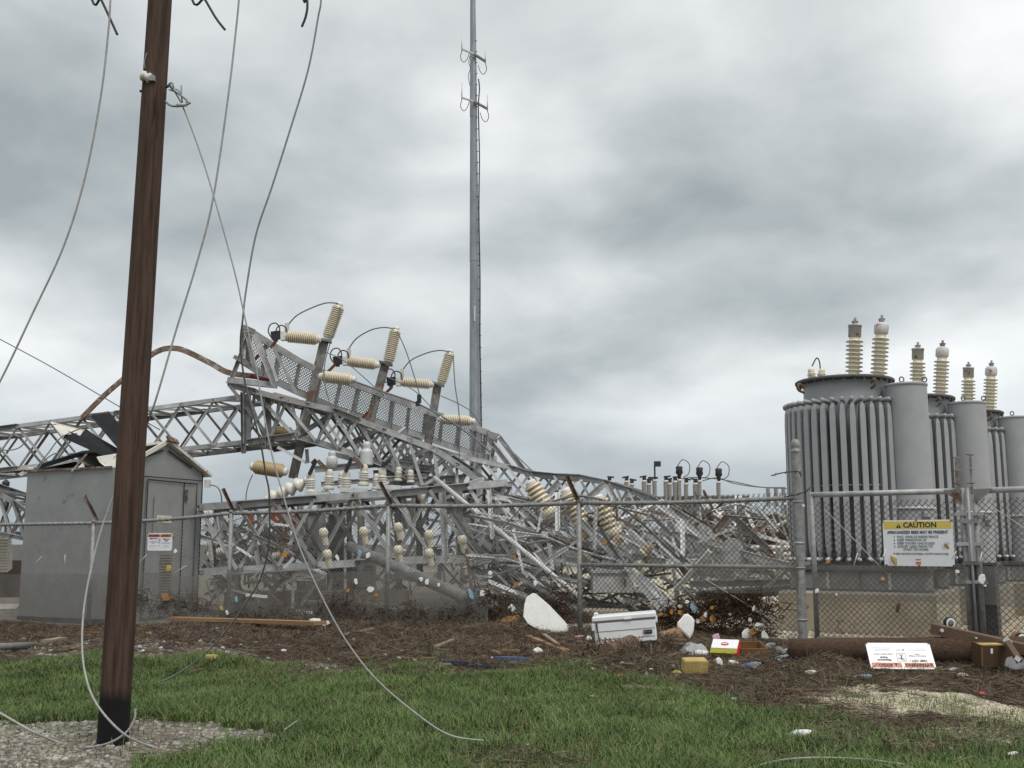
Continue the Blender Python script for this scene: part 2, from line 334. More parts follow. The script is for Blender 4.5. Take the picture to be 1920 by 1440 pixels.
# ------------------------------------------------------------------ mesh helpers
class MB:
    def __init__(s): s.v = []; s.f = []; s.m = []; s.s = []
    def add(s, vs, fs, mi=0, sm=False):
        b = len(s.v); s.v += [tuple(v) for v in vs]
        for f in fs: s.f.append([i + b for i in f]); s.m.append(mi); s.s.append(sm)
        return s
    def box(s, c, size, M=None, mi=0):
        hx, hy, hz = [a / 2 for a in size]; c = Vector(c)
        vs = [Vector((x, y, z)) for x in (-hx, hx) for y in (-hy, hy) for z in (-hz, hz)]
        vs = [c + ((M @ v) if M is not None else v) for v in vs]
        return s.add(vs, [(0, 1, 3, 2), (4, 6, 7, 5), (0, 4, 5, 1), (2, 3, 7, 6), (0, 2, 6, 4), (1, 5, 7, 3)], mi)
    def ring(s, pts, fs_prev, n, mi=0, sm=True): pass
    def tube(s, path, r, n=8, mi=0, closed=True, sm=True):
        path = [Vector(p) for p in path]; k = len(path); rs = r if isinstance(r, (list, tuple)) else [r] * k
        t0 = (path[1] - path[0]).normalized(); up = Vector((0, 0, 1)) if abs(t0.z) < .9 else Vector((0, 1, 0))
        x = t0.cross(up).normalized(); vs = []
        for i, p in enumerate(path):
            t = (path[min(i + 1, k - 1)] - path[max(i - 1, 0)])
            if t.length < 1e-9: t = t0
            t = t.normalized(); x = (x - t * x.dot(t)); x = x.normalized() if x.length > 1e-6 else t.orthogonal().normalized()
            y = t.cross(x)
            for j in range(n):
                a = 2 * math.pi * j / n; vs.append(p + (x * math.cos(a) + y * math.sin(a)) * rs[i])
        fs = [(i * n + j, i * n + (j + 1) % n, (i + 1) * n + (j + 1) % n, (i + 1) * n + j) for i in range(k - 1) for j in range(n)]
        s.add(vs, fs, mi, sm)
        if closed:
            b = len(s.v) - k * n
            s.f.append([b + j for j in range(n)][::-1]); s.m.append(mi); s.s.append(False)
            s.f.append([b + (k - 1) * n + j for j in range(n)]); s.m.append(mi); s.s.append(False)
        return s
    def lathe(s, prof, n=16, M=None, sm=True, mis=None):
        """prof: list of (r, z); mis: material index per segment"""
        vs = []; pr2 = [prof[0]]; mi2 = []     # holding rings keep long walls from shading as if rounded
        for i in range(len(prof) - 1):
            (r0, z0), (r1, z1) = prof[i], prof[i + 1]; L = math.hypot(r1 - r0, z1 - z0); m_ = mis[i] if mis else 0
            if L > .3:
                for t in (.012 / L, 1 - .012 / L): pr2.append((r0 + (r1 - r0) * t, z0 + (z1 - z0) * t)); mi2.append(m_)
            pr2.append((r1, z1)); mi2.append(m_)
        prof, mis = pr2, mi2
        for r, z in prof:
            for j in range(n):
                a = 2 * math.pi * j / n; v = Vector((r * math.cos(a), r * math.sin(a), z)); vs.append(M @ v if M is not None else v)
        b = len(s.v); s.v += [tuple(v) for v in vs]
        for i in range(len(prof) - 1):
            for j in range(n):
                s.f.append([b + i * n + j, b + i * n + (j + 1) % n, b + (i + 1) * n + (j + 1) % n, b + (i + 1) * n + j]); s.m.append(mis[i] if mis else 0); s.s.append(sm)
        s.f.append([b + j for j in range(n)][::-1]); s.m.append(mis[0] if mis else 0); s.s.append(False)
        k = (len(prof) - 1) * n
        s.f.append([b + k + j for j in range(n)]); s.m.append(mis[-1] if mis else 0); s.s.append(False)
        return s
    def sweep(s, path, prof, up=(0, 0, 1), mi=0):
        """open or closed profile [(a,b)...] (closed loop) swept along a path: a along side, b along up"""
        path = [Vector(p) for p in path]; k = len(path); n = len(prof); vs = []; up = Vector(up)
        for i, p in enumerate(path):
            t = (path[min(i + 1, k - 1)] - path[max(i - 1, 0)]).normalized()
            x = t.cross(up); x = x.normalized() if x.length > 1e-5 else t.orthogonal().normalized(); y = x.cross(t)
            for a, b in prof: vs.append(p + x * a + y * b)
        fs = [(i * n + j, i * n + (j + 1) % n, (i + 1) * n + (j + 1) % n, (i + 1) * n + j) for i in range(k - 1) for j in range(n)]
        fs += [tuple(range(n))[::-1], tuple((k - 1) * n + j for j in range(n))]
        return s.add(vs, fs, mi)
    def prism(s, poly, thick, M, mi=0):
        n = len(poly)
        vs = [M @ Vector((a, 0, b)) for a, b in poly] + [M @ Vector((a, thick, b)) for a, b in poly]
        fs = [tuple(range(n)), tuple(range(2 * n - 1, n - 1, -1))] + [(i, (i + 1) % n, n + (i + 1) % n, n + i) for i in range(n)]
        return s.add(vs, fs, mi)
    def mesh(s, name, mats, off=None):
        me = bpy.data.meshes.new(name)
        v = s.v if off is None else [(a - off[0], b - off[1], c - off[2]) for a, b, c in s.v]
        me.from_pydata(v, [], s.f)
        for m in (mats if isinstance(mats, (list, tuple)) else [mats]): me.materials.append(MATS[m])
        me.polygons.foreach_set('material_index', s.m); me.polygons.foreach_set('use_smooth', s.s)
        me.update(); return me
def tag(o, label=None, cat=None, group=None, kind=None):
    if label: o['label'] = label
    if cat: o['category'] = cat
    if group: o['group'] = group
    if kind: o['kind'] = kind
    return o
def thing(name, loc, label, cat, group=None):
    o = bpy.data.objects.new(name, None); COL.objects.link(o); o.location = loc; o.empty_display_size = .2
    return tag(o, label, cat, group)
def wpos(o):
    p = Vector(o.location)
    while o.parent: o = o.parent; p = p + Vector(o.location)
    return p
def part(name, mb, mats, parent, label=None, kind=None, origin=None):
    """mesh in world coordinates, linked as a child"""
    if origin is None:
        a = np.array(mb.v); origin = Vector(((a[:, 0].min() + a[:, 0].max()) / 2, (a[:, 1].min() + a[:, 1].max()) / 2, a[:, 2].min()))
    o = bpy.data.objects.new(name, mb.mesh(name, mats, origin)); COL.objects.link(o)
    o.parent = parent; o.location = Vector(origin) - wpos(parent)
    return tag(o, label, kind=kind)
def solo(name, mb, mats, label, cat, group=None, kind=None):
    """a thing that is one mesh, given in world coordinates"""
    a = np.array(mb.v); origin = Vector(((a[:, 0].min() + a[:, 0].max()) / 2, (a[:, 1].min() + a[:, 1].max()) / 2, a[:, 2].min()))
    o = bpy.data.objects.new(name, mb.mesh(name, mats, origin)); COL.objects.link(o); o.location = origin
    return tag(o, label, cat, group, kind)
def copy_tree(o, parent=None, delta=(0, 0, 0)):
    c = o.copy(); COL.objects.link(c); c.parent = parent
    if parent is None: c.location = Vector(o.location) + Vector(delta)
    for ch in [x for x in o.children if x != c]: copy_tree(ch, c)
    return c
# unit profiles along z, shared between all steel members
t_ = .13
PROF = {'angle': [(0, 0), (1, 0), (1, t_), (t_, t_), (t_, 1), (0, 1)], 'flat': [(0, 0), (1, 0), (1, .12), (0, .12)], 'bar': [(0, 0), (1, 0), (1, 1), (0, 1)],
        'channel': [(0, 0), (1, 0), (1, .45), (1 - t_, .45), (1 - t_, t_), (t_, t_), (t_, .45), (0, .45)]}
UM = {}
def unit(shape, m):
    if (shape, m) not in UM:
        mb = MB()
        if shape in PROF:
            pr = PROF[shape]; n = len(pr); cxm = .5; cym = .5 if shape in ('angle', 'bar') else .1
            mb.add([(a - cxm, b - cym, z) for z in (0, 1) for a, b in pr], [tuple(range(n))[::-1], tuple(range(n, 2 * n))] + [(i, (i + 1) % n, n + (i + 1) % n, n + i) for i in range(n)])
        else:
            mb.lathe([(.5, 0), (.5, 1)], 10)
        UM[shape, m] = mb.mesh('steel_' + shape, m)
    return UM[shape, m]
def basis(p, q, roll=0.0, face=None):
    z = (q - p); L = z.length; z = z / L
    f = Vector(face) if face is not None else Vector((0, -1, 0))
    y = f - z * f.dot(z); y = y.normalized() if y.length > 1e-4 else z.orthogonal().normalized()
    x = y.cross(z)
    if roll: c, s = math.cos(roll), math.sin(roll); x, y = x * c + y * s, y * c - x * s
    return Matrix((x, y, z)).transposed(), L
def member(parent, name, p, q, wd, m='galv', shape='angle', roll=0.0, face=None, wd2=None):
    p, q = Vector(p), Vector(q)
    if (q - p).length < .01: return None
    B, L = basis(p, q, roll, face)
    o = bpy.data.objects.new(name, unit(shape, m)); COL.objects.link(o); o.parent = parent
    M = Matrix.Translation(p - wpos(parent)) @ B.to_4x4() @ Matrix.Diagonal((wd, wd2 or wd, L, 1))
    o.matrix_basis = M
    return o
def smooth(pts, n=8):
    pts = [Vector(p) for p in pts]; o = []
    k = len(pts)
    for i in range(k - 1):
        p0, p1, p2, p3 = pts[max(i - 1, 0)], pts[i], pts[i + 1], pts[min(i + 2, k - 1)]
        for j in range(n):
            t = j / n; o.append(.5 * ((2 * p1) + (p2 - p0) * t + (2 * p0 - 5 * p1 + 4 * p2 - p3) * t * t + (3 * p1 - p0 - 3 * p2 + p3) * t ** 3))
    o.append(pts[-1]); return o
def pl(pts, Y=None): return [P(p[0], p[1], p[2] if len(p) > 2 else Y) for p in pts]
def resample(pts, n):
    pts = [Vector(p) for p in pts]; d = [0]
    for a, b in zip(pts[:-1], pts[1:]): d.append(d[-1] + (b - a).length)
    o = []
    for i in range(n):
        s = d[-1] * i / (n - 1)
        for j in range(len(pts) - 1):
            if s <= d[j + 1] + 1e-9: break
        t = (s - d[j]) / max(d[j + 1] - d[j], 1e-9); o.append(pts[j].lerp(pts[j + 1], t))
    return o
def text(s, size, M, m, parent, align='CENTER', name='lettering', bold=0.0, sx=1.0):
    c = bpy.data.curves.new(name, 'FONT'); c.body = s; c.size = size; c.align_x = align; c.align_y = 'CENTER'; c.offset = bold; c.extrude = .0008; c.resolution_u = 2
    t = bpy.data.objects.new(name, c); me = bpy.data.meshes.new_from_object(t); bpy.data.objects.remove(t)
    me.materials.clear(); me.materials.append(MATS[m])
    o = bpy.data.objects.new(name, me); COL.objects.link(o); o.parent = parent
    o.matrix_basis = Matrix.Translation(-wpos(parent)) @ M @ Matrix.Diagonal((sx, 1, 1, 1)); return o

# ================================================================== the ground
def fast_mesh(name, V, faces_flat, sizes, m, smooth_=False):
    me = bpy.data.meshes.new(name); me.vertices.add(len(V)); me.vertices.foreach_set('co', np.asarray(V, np.float32).ravel())
    me.loops.add(len(faces_flat)); me.loops.foreach_set('vertex_index', np.asarray(faces_flat, np.int32))
    sizes = np.asarray(sizes, np.int32); st = np.concatenate(([0], np.cumsum(sizes)[:-1])).astype(np.int32)
    me.polygons.add(len(sizes)); me.polygons.foreach_set('loop_start', st)
    if smooth_: me.polygons.foreach_set('use_smooth', np.ones(len(sizes), bool))
    me.update(calc_edges=True); me.validate(); me.materials.append(MATS[m]); return me
def ground():
    xs = np.concatenate((np.array([-3000, -900, -300, -120, -60, -35, -24, -19, -16.5]), np.arange(-15, 15.01, .13), np.array([16.5, 19, 24, 35, 60, 120, 300, 900, 3000])))
    ys = np.concatenate((np.array([-400, -60, -15, -4, 1.5, 3.5, 4.6]), np.arange(5.2, 26, .13), np.array([27, 28.5, 31, 35, 42, 55, 80, 140, 300, 900, 3500])))
    X, Y = np.meshgrid(xs, ys); Z = gz(X, Y)
    nx, ny = len(xs), len(ys); V = np.stack((X, Y, Z), -1).reshape(-1, 3)
    i = np.arange(ny - 1)[:, None] * nx + np.arange(nx - 1)[None, :]
    F = np.stack((i, i + 1, i + nx + 1, i + nx), -1).reshape(-1)
    me = fast_mesh('ground', V, F, np.full((nx - 1) * (ny - 1), 4), 'ground', True)
    wr, wh, tn, gr = masks(X, Y)
    far = sstep((Y - 55) / 20) + sstep((np.abs(X) - 30) / 15); keep = np.clip(1 - far, 0, 1)
    for n, a in (('wrack', wr), ('white', wh), ('tan', tn), ('grass', gr)):
        at = me.attributes.new(n, 'FLOAT', 'POINT'); at.data.foreach_set('value', (a * keep).astype(np.float32).ravel())
    o = bpy.data.objects.new('ground', me); COL.objects.link(o); o['kind'] = 'structure'; o['label'] = 'flat ground of grass, gravel and washed-up reeds'
ground()
def blades(name, m, n, box, dens, length, width, lean, label, flat=False, zoff=0.0):
    x0, x1, y0, y1 = box; k = 0; XS = []; YS = []
    while k < n:
        y = npr.uniform(y0, y1, n * 2); x = npr.uniform(x0, x1, n * 2)
        d_ = dens(x, y); ok = npr.random(n * 2) < d_
        XS.append(x[ok]); YS.append(y[ok]); k += ok.sum()
    x = np.concatenate(XS)[:n]; y = np.concatenate(YS)[:n]; z = gz(x, y)
    L = npr.uniform(*length, n); wd = npr.uniform(*width, n); a = npr.uniform(0, 2 * np.pi, n)
    if not flat:
        L = L * (.55 + .9 * fbm(x * 1.1, y * 1.1, 41)) ; ln = npr.uniform(*lean, n)
        dx, dy = np.cos(a) * ln, np.sin(a) * ln; sx, sy = -np.sin(a), np.cos(a)
        b = np.stack((x, y, z - .01), -1); mid = b + np.stack((dx * L * .35, dy * L * .35, L * .62), -1); tip = b + np.stack((dx * L, dy * L, L * npr.uniform(.75, 1.05, n)), -1)
        s_ = np.stack((sx * wd / 2, sy * wd / 2, 0 * wd), -1)
        V = np.stack((b - s_, b + s_, mid + s_ * .8, mid - s_ * .8, tip), 1).reshape(-1, 3)
        q = np.arange(n)[:, None] * 5
        F = np.concatenate((q + np.array([0, 1, 2, 3]), q + np.array([3, 2, 4])), 1).reshape(-1); S = np.tile([4, 3], n)
    else:
        pts = []; h = npr.uniform(0, zoff, n); tilt = npr.normal(0, lean[1], n); bend = npr.normal(0, .5, n)
        for t in (-.5, 0, .5):
            aa = a + bend * t
            px_, py_ = x + np.cos(aa) * L * t, y + np.sin(aa) * L * t
            pts.append(np.stack((px_, py_, gz(px_, py_) + h + .006 + np.abs(tilt) * L * (t + .5)), -1))
        s_ = np.stack((-np.sin(a) * wd / 2, np.cos(a) * wd / 2, npr.normal(0, .3, n) * wd), -1)
        V = np.stack((pts[0] - s_, pts[0] + s_, pts[1] + s_, pts[1] - s_, pts[2] + s_, pts[2] - s_), 1).reshape(-1, 3)
        q = np.arange(n)[:, None] * 6
        F = np.concatenate((q + np.array([0, 1, 2, 3]), q + np.array([3, 2, 4, 5])), 1).reshape(-1); S = np.tile([4, 4], n)
    o = bpy.data.objects.new(name, fast_mesh(name, V, F, S, m)); COL.objects.link(o); o['kind'] = 'stuff'; o['label'] = label; o['category'] = 'grass' if not flat else 'reeds'
    return o
def dens_grass(x, y):
    wr, wh, tn, gr = masks(x, y); f = fbm(x * .9, y * .9, 51)
    edge = sstep((fbm(x * 2.2, y * 2.2, 52) - .42) / .1)
    inview = (np.abs(x) < .56 * y + .6)
    bare = sstep((fbm(x * .8 + 9, y * 1.3, 57) - .62) / .08) * .6
    return inview * np.clip((1 - bare) * gr * (.35 + .9 * sstep((f - .3) / .25)) + .04 * wr * edge * (y < 14) + .10 * (wh > .3) * (y < 12.4) * edge + .03 * tn, 0, 1)
blades('grass', 'grass', 330000, (-7.6, 7.6, 5.3, 13.5), dens_grass, (.035, .115), (.003, .0065), (.15, 1.5), 'short green grass in front of the debris line')
def dens_straw(x, y):
    wr, wh, tn, gr = masks(x, y); inview = (np.abs(x) < .54 * y + .5)
    return inview * np.clip(wr * (.55 + .6 * (fbm(x * 1.3, y * 1.3, 61) - .3)) + .05 * tn * (y > 9) + gr * (.03 + .35 * sstep((fbm(x * .8 + 9, y * 1.3, 57) - .6) / .08) * .5), 0, 1)
blades('reed_wrack', 'straw', 300000, (-12, 11, 6, 22.6), dens_straw, (.04, .22), (.0015, .0042), (0, .2), 'matted brown reeds washed up along the fence', True, .04)
# standing tufts in the wrack
blades('reed_tufts', 'straw', 5000, (-11, 10, 9.5, 21), lambda x, y: masks(x, y)[0] * (fbm(x * 2.4, y * 2.4, 63) > .6) * (np.abs(x) < .54 * y), (.08, .22), (.004, .007), (.2, 1.1), 'loose upright reed stalks sticking out of the wrack')
ICO = None
def stones(name, m, n, box, dens, size, label):
    global ICO
    if ICO is None:
        p = (1 + 5 ** .5) / 2
        v = np.array([(-1, p, 0), (1, p, 0), (-1, -p, 0), (1, -p, 0), (0, -1, p), (0, 1, p), (0, -1, -p), (0, 1, -p), (p, 0, -1), (p, 0, 1), (-p, 0, -1), (-p, 0, 1)]) / 1.9
        f = np.array([(0, 11, 5), (0, 5, 1), (0, 1, 7), (0, 7, 10), (0, 10, 11), (1, 5, 9), (5, 11, 4), (11, 10, 2), (10, 7, 6), (7, 1, 8), (3, 9, 4), (3, 4, 2), (3, 2, 6), (3, 6, 8), (3, 8, 9), (4, 9, 5), (2, 4, 11), (6, 2, 10), (8, 6, 7), (9, 8, 1)])
        ICO = v, f
    v, f = ICO; x0, x1, y0, y1 = box; XS = []; YS = []; k = 0
    while k < n:
        x = npr.uniform(x0, x1, n * 3); y = npr.uniform(y0, y1, n * 3); ok = npr.random(n * 3) < dens(x, y)
        XS.append(x[ok]); YS.append(y[ok]); k += ok.sum()
    x = np.concatenate(XS)[:n]; y = np.concatenate(YS)[:n]; z = gz(x, y)
    s = size[0] + (size[1] - size[0]) * npr.random(n) ** 2.2
    a = npr.uniform(0, 6.28, n); jit = npr.uniform(.65, 1.3, (n, 12, 3))
    q = v[None] * jit * s[:, None, None] * np.array([1, 1, .62])
    c, sn = np.cos(a)[:, None], np.sin(a)[:, None]
    V = np.stack((q[..., 0] * c - q[..., 1] * sn + x[:, None], q[..., 0] * sn + q[..., 1] * c + y[:, None], q[..., 2] + z[:, None] + .003), -1).reshape(-1, 3)
    F = (np.arange(n)[:, None, None] * 12 + f[None]).reshape(-1)
    o = bpy.data.objects.new(name, fast_mesh(name, V, F, np.full(n * 20, 3), m)); COL.objects.link(o); o['kind'] = 'stuff'; o['label'] = label; o['category'] = 'gravel'
stones('gravel', 'stone_tan', 14000, (-5, -1.2, 6.0, 9.6), lambda x, y: masks(x, y)[2] * (.15 + .85 * sstep((fbm(x * 2.3, y * 2.3, 71) - .36) / .14)) + .006, (.004, .028), 'grey crushed stone round the foot of the wooden pole')
stones('gravel', 'stone_tan', 5000, (-8.5, -1.2, 11.2, 17), lambda x, y: masks(x, y)[2] * (y < fence_y(x) - .3), (.012, .04), 'strip of crushed stone between grass and reeds')
stones('gravel', 'stone_white', 9000, (2.2, 6.4, 7.4, 12), lambda x, y: np.clip(masks(x, y)[1] * 1.0 + .012, 0, 1) * (y < fence_y(x) - .5), (.005, .02), 'patch of pale crushed stone at the right edge of the grass')
stones('gravel', 'stone_white', 6000, (1.5, 9, 14.5, 19), lambda x, y: (y > fence_y(x)) * 1.0, (.012, .035), 'pale gravel inside the gate')

def Q(px, py, Y): return P(px, py, Y + .37)
def plq(pts, Y=None): return [Q(p[0], p[1], p[2] if len(p) > 2 else Y) for p in pts]
# ================================================================== wooden utility pole and its cables
PB = G(211, 1395); PT = P(300, 0, G(211, 1395).y)
def wooden_pole():
    base = Vector((PB.x, PB.y, 0)); ax = (PT - base); ax = ax / ax.z
    r = thing('utility_pole', base, 'brown wooden utility pole with tarred black foot at the left', 'utility pole')
    path = [base + ax * z for z in np.linspace(-.6, 9.6, 40)]
    mb = MB(); mb.tube(path, [.112 - .0034 * max(z, 0) for z in np.linspace(-.6, 9.6, 40)], 28)
    for i, v in enumerate(mb.v):
        a = i % 28; k = .0022 * (vn(a * .9, i // 28 * .12, 3) - .5) * 2
        c = path[min(i // 28, 39)]; d_ = Vector(v) - c; mb.v[i] = tuple(c + d_ * (1 + k / .1))
    part('shaft', mb, 'pole_wood', r)
    # crossarm above the picture, where the cables hang from
    A = base + ax * 8.9; m2 = MB(); m2.box(A + Vector((0, -.16, 0)), (2.7, .09, .12)); part('crossarm', m2, 'timber', r)
    for dx in (-1.15, -.1, 1.15):
        m3 = MB(); m3.lathe([(.02, 0), (.05, .03), (.03, .05), (.055, .09), (.03, .12), (.04, .16), (.02, .18)], 12, Matrix.Translation(A + Vector((dx, -.16, .06)))); part('pin_insulator', m3, 'cap_white', r)
    # spool insulator on a bracket, left
    q = Q(283, 148, 7.62); s = Q(262, 140, 7.62)
    B, L = basis(q, s); M = Matrix.Translation(q) @ B.to_4x4()
    m4 = MB(); m4.lathe([(.018, 0), (.04, .004), (.044, .02), (.03, .03), (.03, .045), (.044, .055), (.04, .075), (.02, .085)], 14, M)
    sp = part('spool_insulator', m4, 'cap_white', r)
    m5 = MB(); m5.box(q + Vector((.01, 0, 0)), (.05, .05, .045)); part('bracket', m5, 'galv', r)
    m6 = MB(); m6.tube([Q(272, 170, 7.68), Q(262, 171, 7.68)], .01, 8); part('bolt', m6, 'black', r)
    # dead-end clamp on the right
    c0 = Q(312, 163, 7.66)
    m7 = MB(); m7.tube([c0, Q(318, 160, 7.62), Q(325, 168, 7.6)], .012, 8); m7.tube(smooth([Q(316, 158, 7.6), Q(323, 156, 7.6), Q(326, 170, 7.6), Q(317, 168, 7.6)]), .006, 6); part('dead_end_clamp', m7, 'galv_dark', r)
    m8 = MB(); m8.tube(smooth([Q(325, 168, 7.6), Q(335, 176, 7.58), Q(348, 186, 7.58), Q(351, 192, 7.58), Q(341, 195, 7.58)]), .0085, 6); m8.tube(smooth([Q(310, 190, 7.65), Q(320, 198, 7.6), Q(333, 199, 7.58), Q(350, 196, 7.57), Q(357, 192, 7.57)]), .0085, 6)
    m8.tube([Q(340, 160, 7.58), Q(340, 178, 7.58), Q(342, 195, 7.58)], .0065, 6); m8.tube(smooth([Q(329, 167, 7.6), Q(335, 170, 7.6), Q(339, 180, 7.58)]), .005, 6)
    part('jumper_loop', m8, 'cable_grey', r)
    m9 = MB(); m9.tube([Q(331, 198, 7.575), Q(350, 196, 7.57)], .016, 8); part('splice_sleeve', m9, 'galv', r)
    m10 = MB(); m10.tube(smooth([Q(275, 100, 7.62), Q(271, 115, 7.61), Q(272, 128, 7.61)]), .004, 6); part('ground_wire', m10, 'cable_grey', r)
    return A
ARM = wooden_pole()
def cable(name, pts, rad, m, label, cat='cable', n=8, grp=None, seg=8):
    mb = MB(); mb.tube(smooth(pts, n), rad, seg); return solo(name, mb, m, label, cat, grp)
A0, A1, A2 = ARM + Vector((-1.15, -.18, .2)), ARM + Vector((-.1, -.18, .2)), ARM + Vector((1.15, -.18, .2))
def gp(px, py, dz=.008): return G(px, py, dz)
cable('hanging_cable', [A0, Q(211, -80, 7.75)] + plq([(207, 0), (203, 60), (189, 180), (160, 330), (120, 460), (60, 590), (0, 715), (-75, 850), (-160, 1010), (-195, 1150), (-130, 1265)], 7.7) +
      [Q(0, 1337, 7.65), Q(60, 1371, 7.6), gp(110, 1394), gp(157, 1404), Q(205, 1393, 7.42), Q(238, 1372, 7.4), Q(252, 1348, 7.4), Q(254, 1329, 7.4)], .0078, 'cable_light', 'grey cable leaving by the left edge and curling up at the wooden pole foot')
cable('hanging_cable', [A1, Q(455, -90, 7.75)] + plq([(448, 0), (442, 60), (428, 180), (400, 370), (370, 490), (330, 620), (287, 765)], 7.72) + [Q(255, 838, 8.0), Q(215, 925, 8.0), Q(185, 1010, 7.85), Q(162, 1110, 7.7), Q(154, 1190, 7.55), Q(159, 1260, 7.42), Q(181, 1320, 7.34), Q(232, 1376, 7.34), gp(285, 1402), gp(342, 1413)], .0078, 'cable_light', 'pale cable passing behind the wooden pole and looping across its tarred foot')
cable('hanging_cable', [A2, Q(607, -90, 7.75)] + plq([(602, 0), (597, 30), (578, 130), (545, 240), (510, 350), (480, 440), (462, 540), (455, 600)], 7.72) + [Q(451, 650, 7.9), Q(460, 720, 8.1), Q(478, 790, 8.3), Q(490, 838, 8.5), Q(498, 888, 8.7), Q(505, 930, 8.9), Q(504, 1020, 9.4), Q(490, 1080, 9.8), Q(468, 1120, 10.1), Q(430, 1175, 10.4), Q(385, 1225, 10.7), Q(330, 1265, 10.9), gp(283, 1286)], .0078, 'cable_grey', 'dark cable hanging past the walkway, its end in the grass beside the pole')
cable('guy_cable', plq([(325, 168, 7.6), (345, 205, 7.6), (380, 300, 7.6), (410, 400, 7.6), (440, 510, 7.6), (458, 590, 7.6), (480, 690, 7.6), (505, 830, 7.6), (530, 925, 7.6), (560, 1022, 7.6), (600, 1112, 7.6), (645, 1195, 7.6), (700, 1268, 7.6), (770, 1330, 7.6), (840, 1377, 7.58)]) + [gp(907, 1402, .05)], .006, 'cable_light', 'thin pale wire from the pole clamp curving down into the grass')
for i, (pts, lb) in enumerate((([(160, -60), (190, 0), (205, 32), (220, 65)], 'short cut black conductor tail left of the wooden pole'), ([(350, -60), (385, 0), (405, 34), (422, 56)], 'short cut black conductor tail right of the wooden pole'), ([(568, -70), (576, 0), (574, 28), (566, 50)], 'short cut black conductor tail beside the rightmost hanging cable'))):
    q = plq(pts, 7.8); cable('conductor_tail', [(A0, A1, A2)[i]] + q, .010, 'black', lb)
cable('wire', plq([(-60, 603), (0, 636), (100, 690), (230, 766), (300, 806)], 27.8), .014, 'conductor', 'thin straight wire running down from the left edge behind the pole')
mb = MB(); mb.tube([gp(533, 1381, .05), gp(556, 1372, .08)], .006, 6); solo('wire_stub', mb, 'cable_light', 'short pale wire stub in the grass beside the gravel', 'wire')
mb = MB(); mb.tube(smooth([gp(1385, 1452, .02), gp(1480, 1438, .05), gp(1600, 1437, .05), gp(1700, 1443, .03)]), .007, 6); solo('grass_cable', mb, 'cable_light', 'pale cable lying in the grass along the bottom edge', 'cable')
mb = MB(); mb.tube([gp(-30, 1226, .05), gp(60, 1217, .05)], .045, 12); solo('pipe_offcut', mb, 'galv_dark', 'grey pipe offcut on the gravel at the left edge', 'pipe')

# ================================================================== steel communication pole
def steel_pole():
    Y = 41; b = P(893.5, 1020, Y); top = P(886.5, -140, Y + .0)
    base = Vector((b.x, Y, 0)); ax = (top - b); ax = ax / ax.z
    r = thing('steel_pole', base, 'tall galvanised steel pole with two pairs of whip antennas', 'antenna pole')
    zs = [-.1, 5.9, 12.5, 18.5, top.z]
    rad = lambda z: .265 - .0068 * z
    for i in range(4):
        mb = MB(); z0, z1 = zs[i], zs[i + 1] + (.5 if i < 3 else 0)
        mb.tube([base + ax * z0, base + ax * z1], [rad(z0) + .012, rad(z1)], 12, sm=False); part('pole_section', mb, 'galv_pole', r)
    for k in range(34):
        z = 6.2 + k * .47; c = base + ax * z; mb = MB(); s = 1 if k % 2 else .6
        mb.tube([c + Vector((rad(z) * .8, -.1, 0)), c + Vector((rad(z) + .05, -.14, 0))], .014, 6); part('step_bolt', mb, 'black', r)
    for (py, l, rr) in ((101, (866, 92), (910, 115)), (190, (866, 183), (914, 204))):
        c = P(888, py, Y - .25); L = P(l[0], l[1], Y - .7); Q = P(rr[0], rr[1], Y + .1)
        mb = MB(); mb.sweep([L, c], [(-.03, -.03), (.03, -.03), (.03, .03), (-.03, .03)]); part('antenna_arm', mb, 'galv_light', r)
        mb = MB(); mb.sweep([c, Q], [(-.04, -.04), (.04, -.04), (.04, .04), (-.04, .04)]); part('antenna_arm', mb, 'galv_dark', r)
        for e, up, sd in ((L, 30, 1), (Q, 29, -1)):
            mb = MB(); mb.tube([e + Vector((0, 0, -.08)), e + Vector((0, 0, up * .0205))], .022, 8); part('whip_antenna', mb, 'cap_white', r)
            mb = MB(); mb.tube(smooth([e + Vector((0, 0, -.08)), e + Vector((-.05 * sd, 0, -.35)), e + Vector((.06 * sd, 0, -.55)), e + Vector((.2 * sd, 0, -.45)), e + Vector((.3 * sd, .1, -.12))]), .014, 6); part('cable_loop', mb, 'black', r)
    cb = [(897, 148), (899, 165), (897, 200), (898, 250), (899, 300), (898, 400), (900, 520), (900, 640), (902, 760), (903, 850)]
    mb = MB(); mb.tube(smooth([P(x, y, Y - .3) for x, y in cb], 6), .025, 6); part('coax_cable', mb, 'black', r)
    mb = MB(); mb.tube(smooth([P(x, y, Y - .3) for x, y in [(881, 105), (879, 118), (882, 128), (878, 142), (881, 160)]], 6), .012, 6); part('coax_cable', mb, 'black', r)
    mb = MB(); mb.box(P(890, 588, Y - .33), (.06, .06, .6)); part('lightning_rod', mb, 'galv_light', r)
steel_pole()

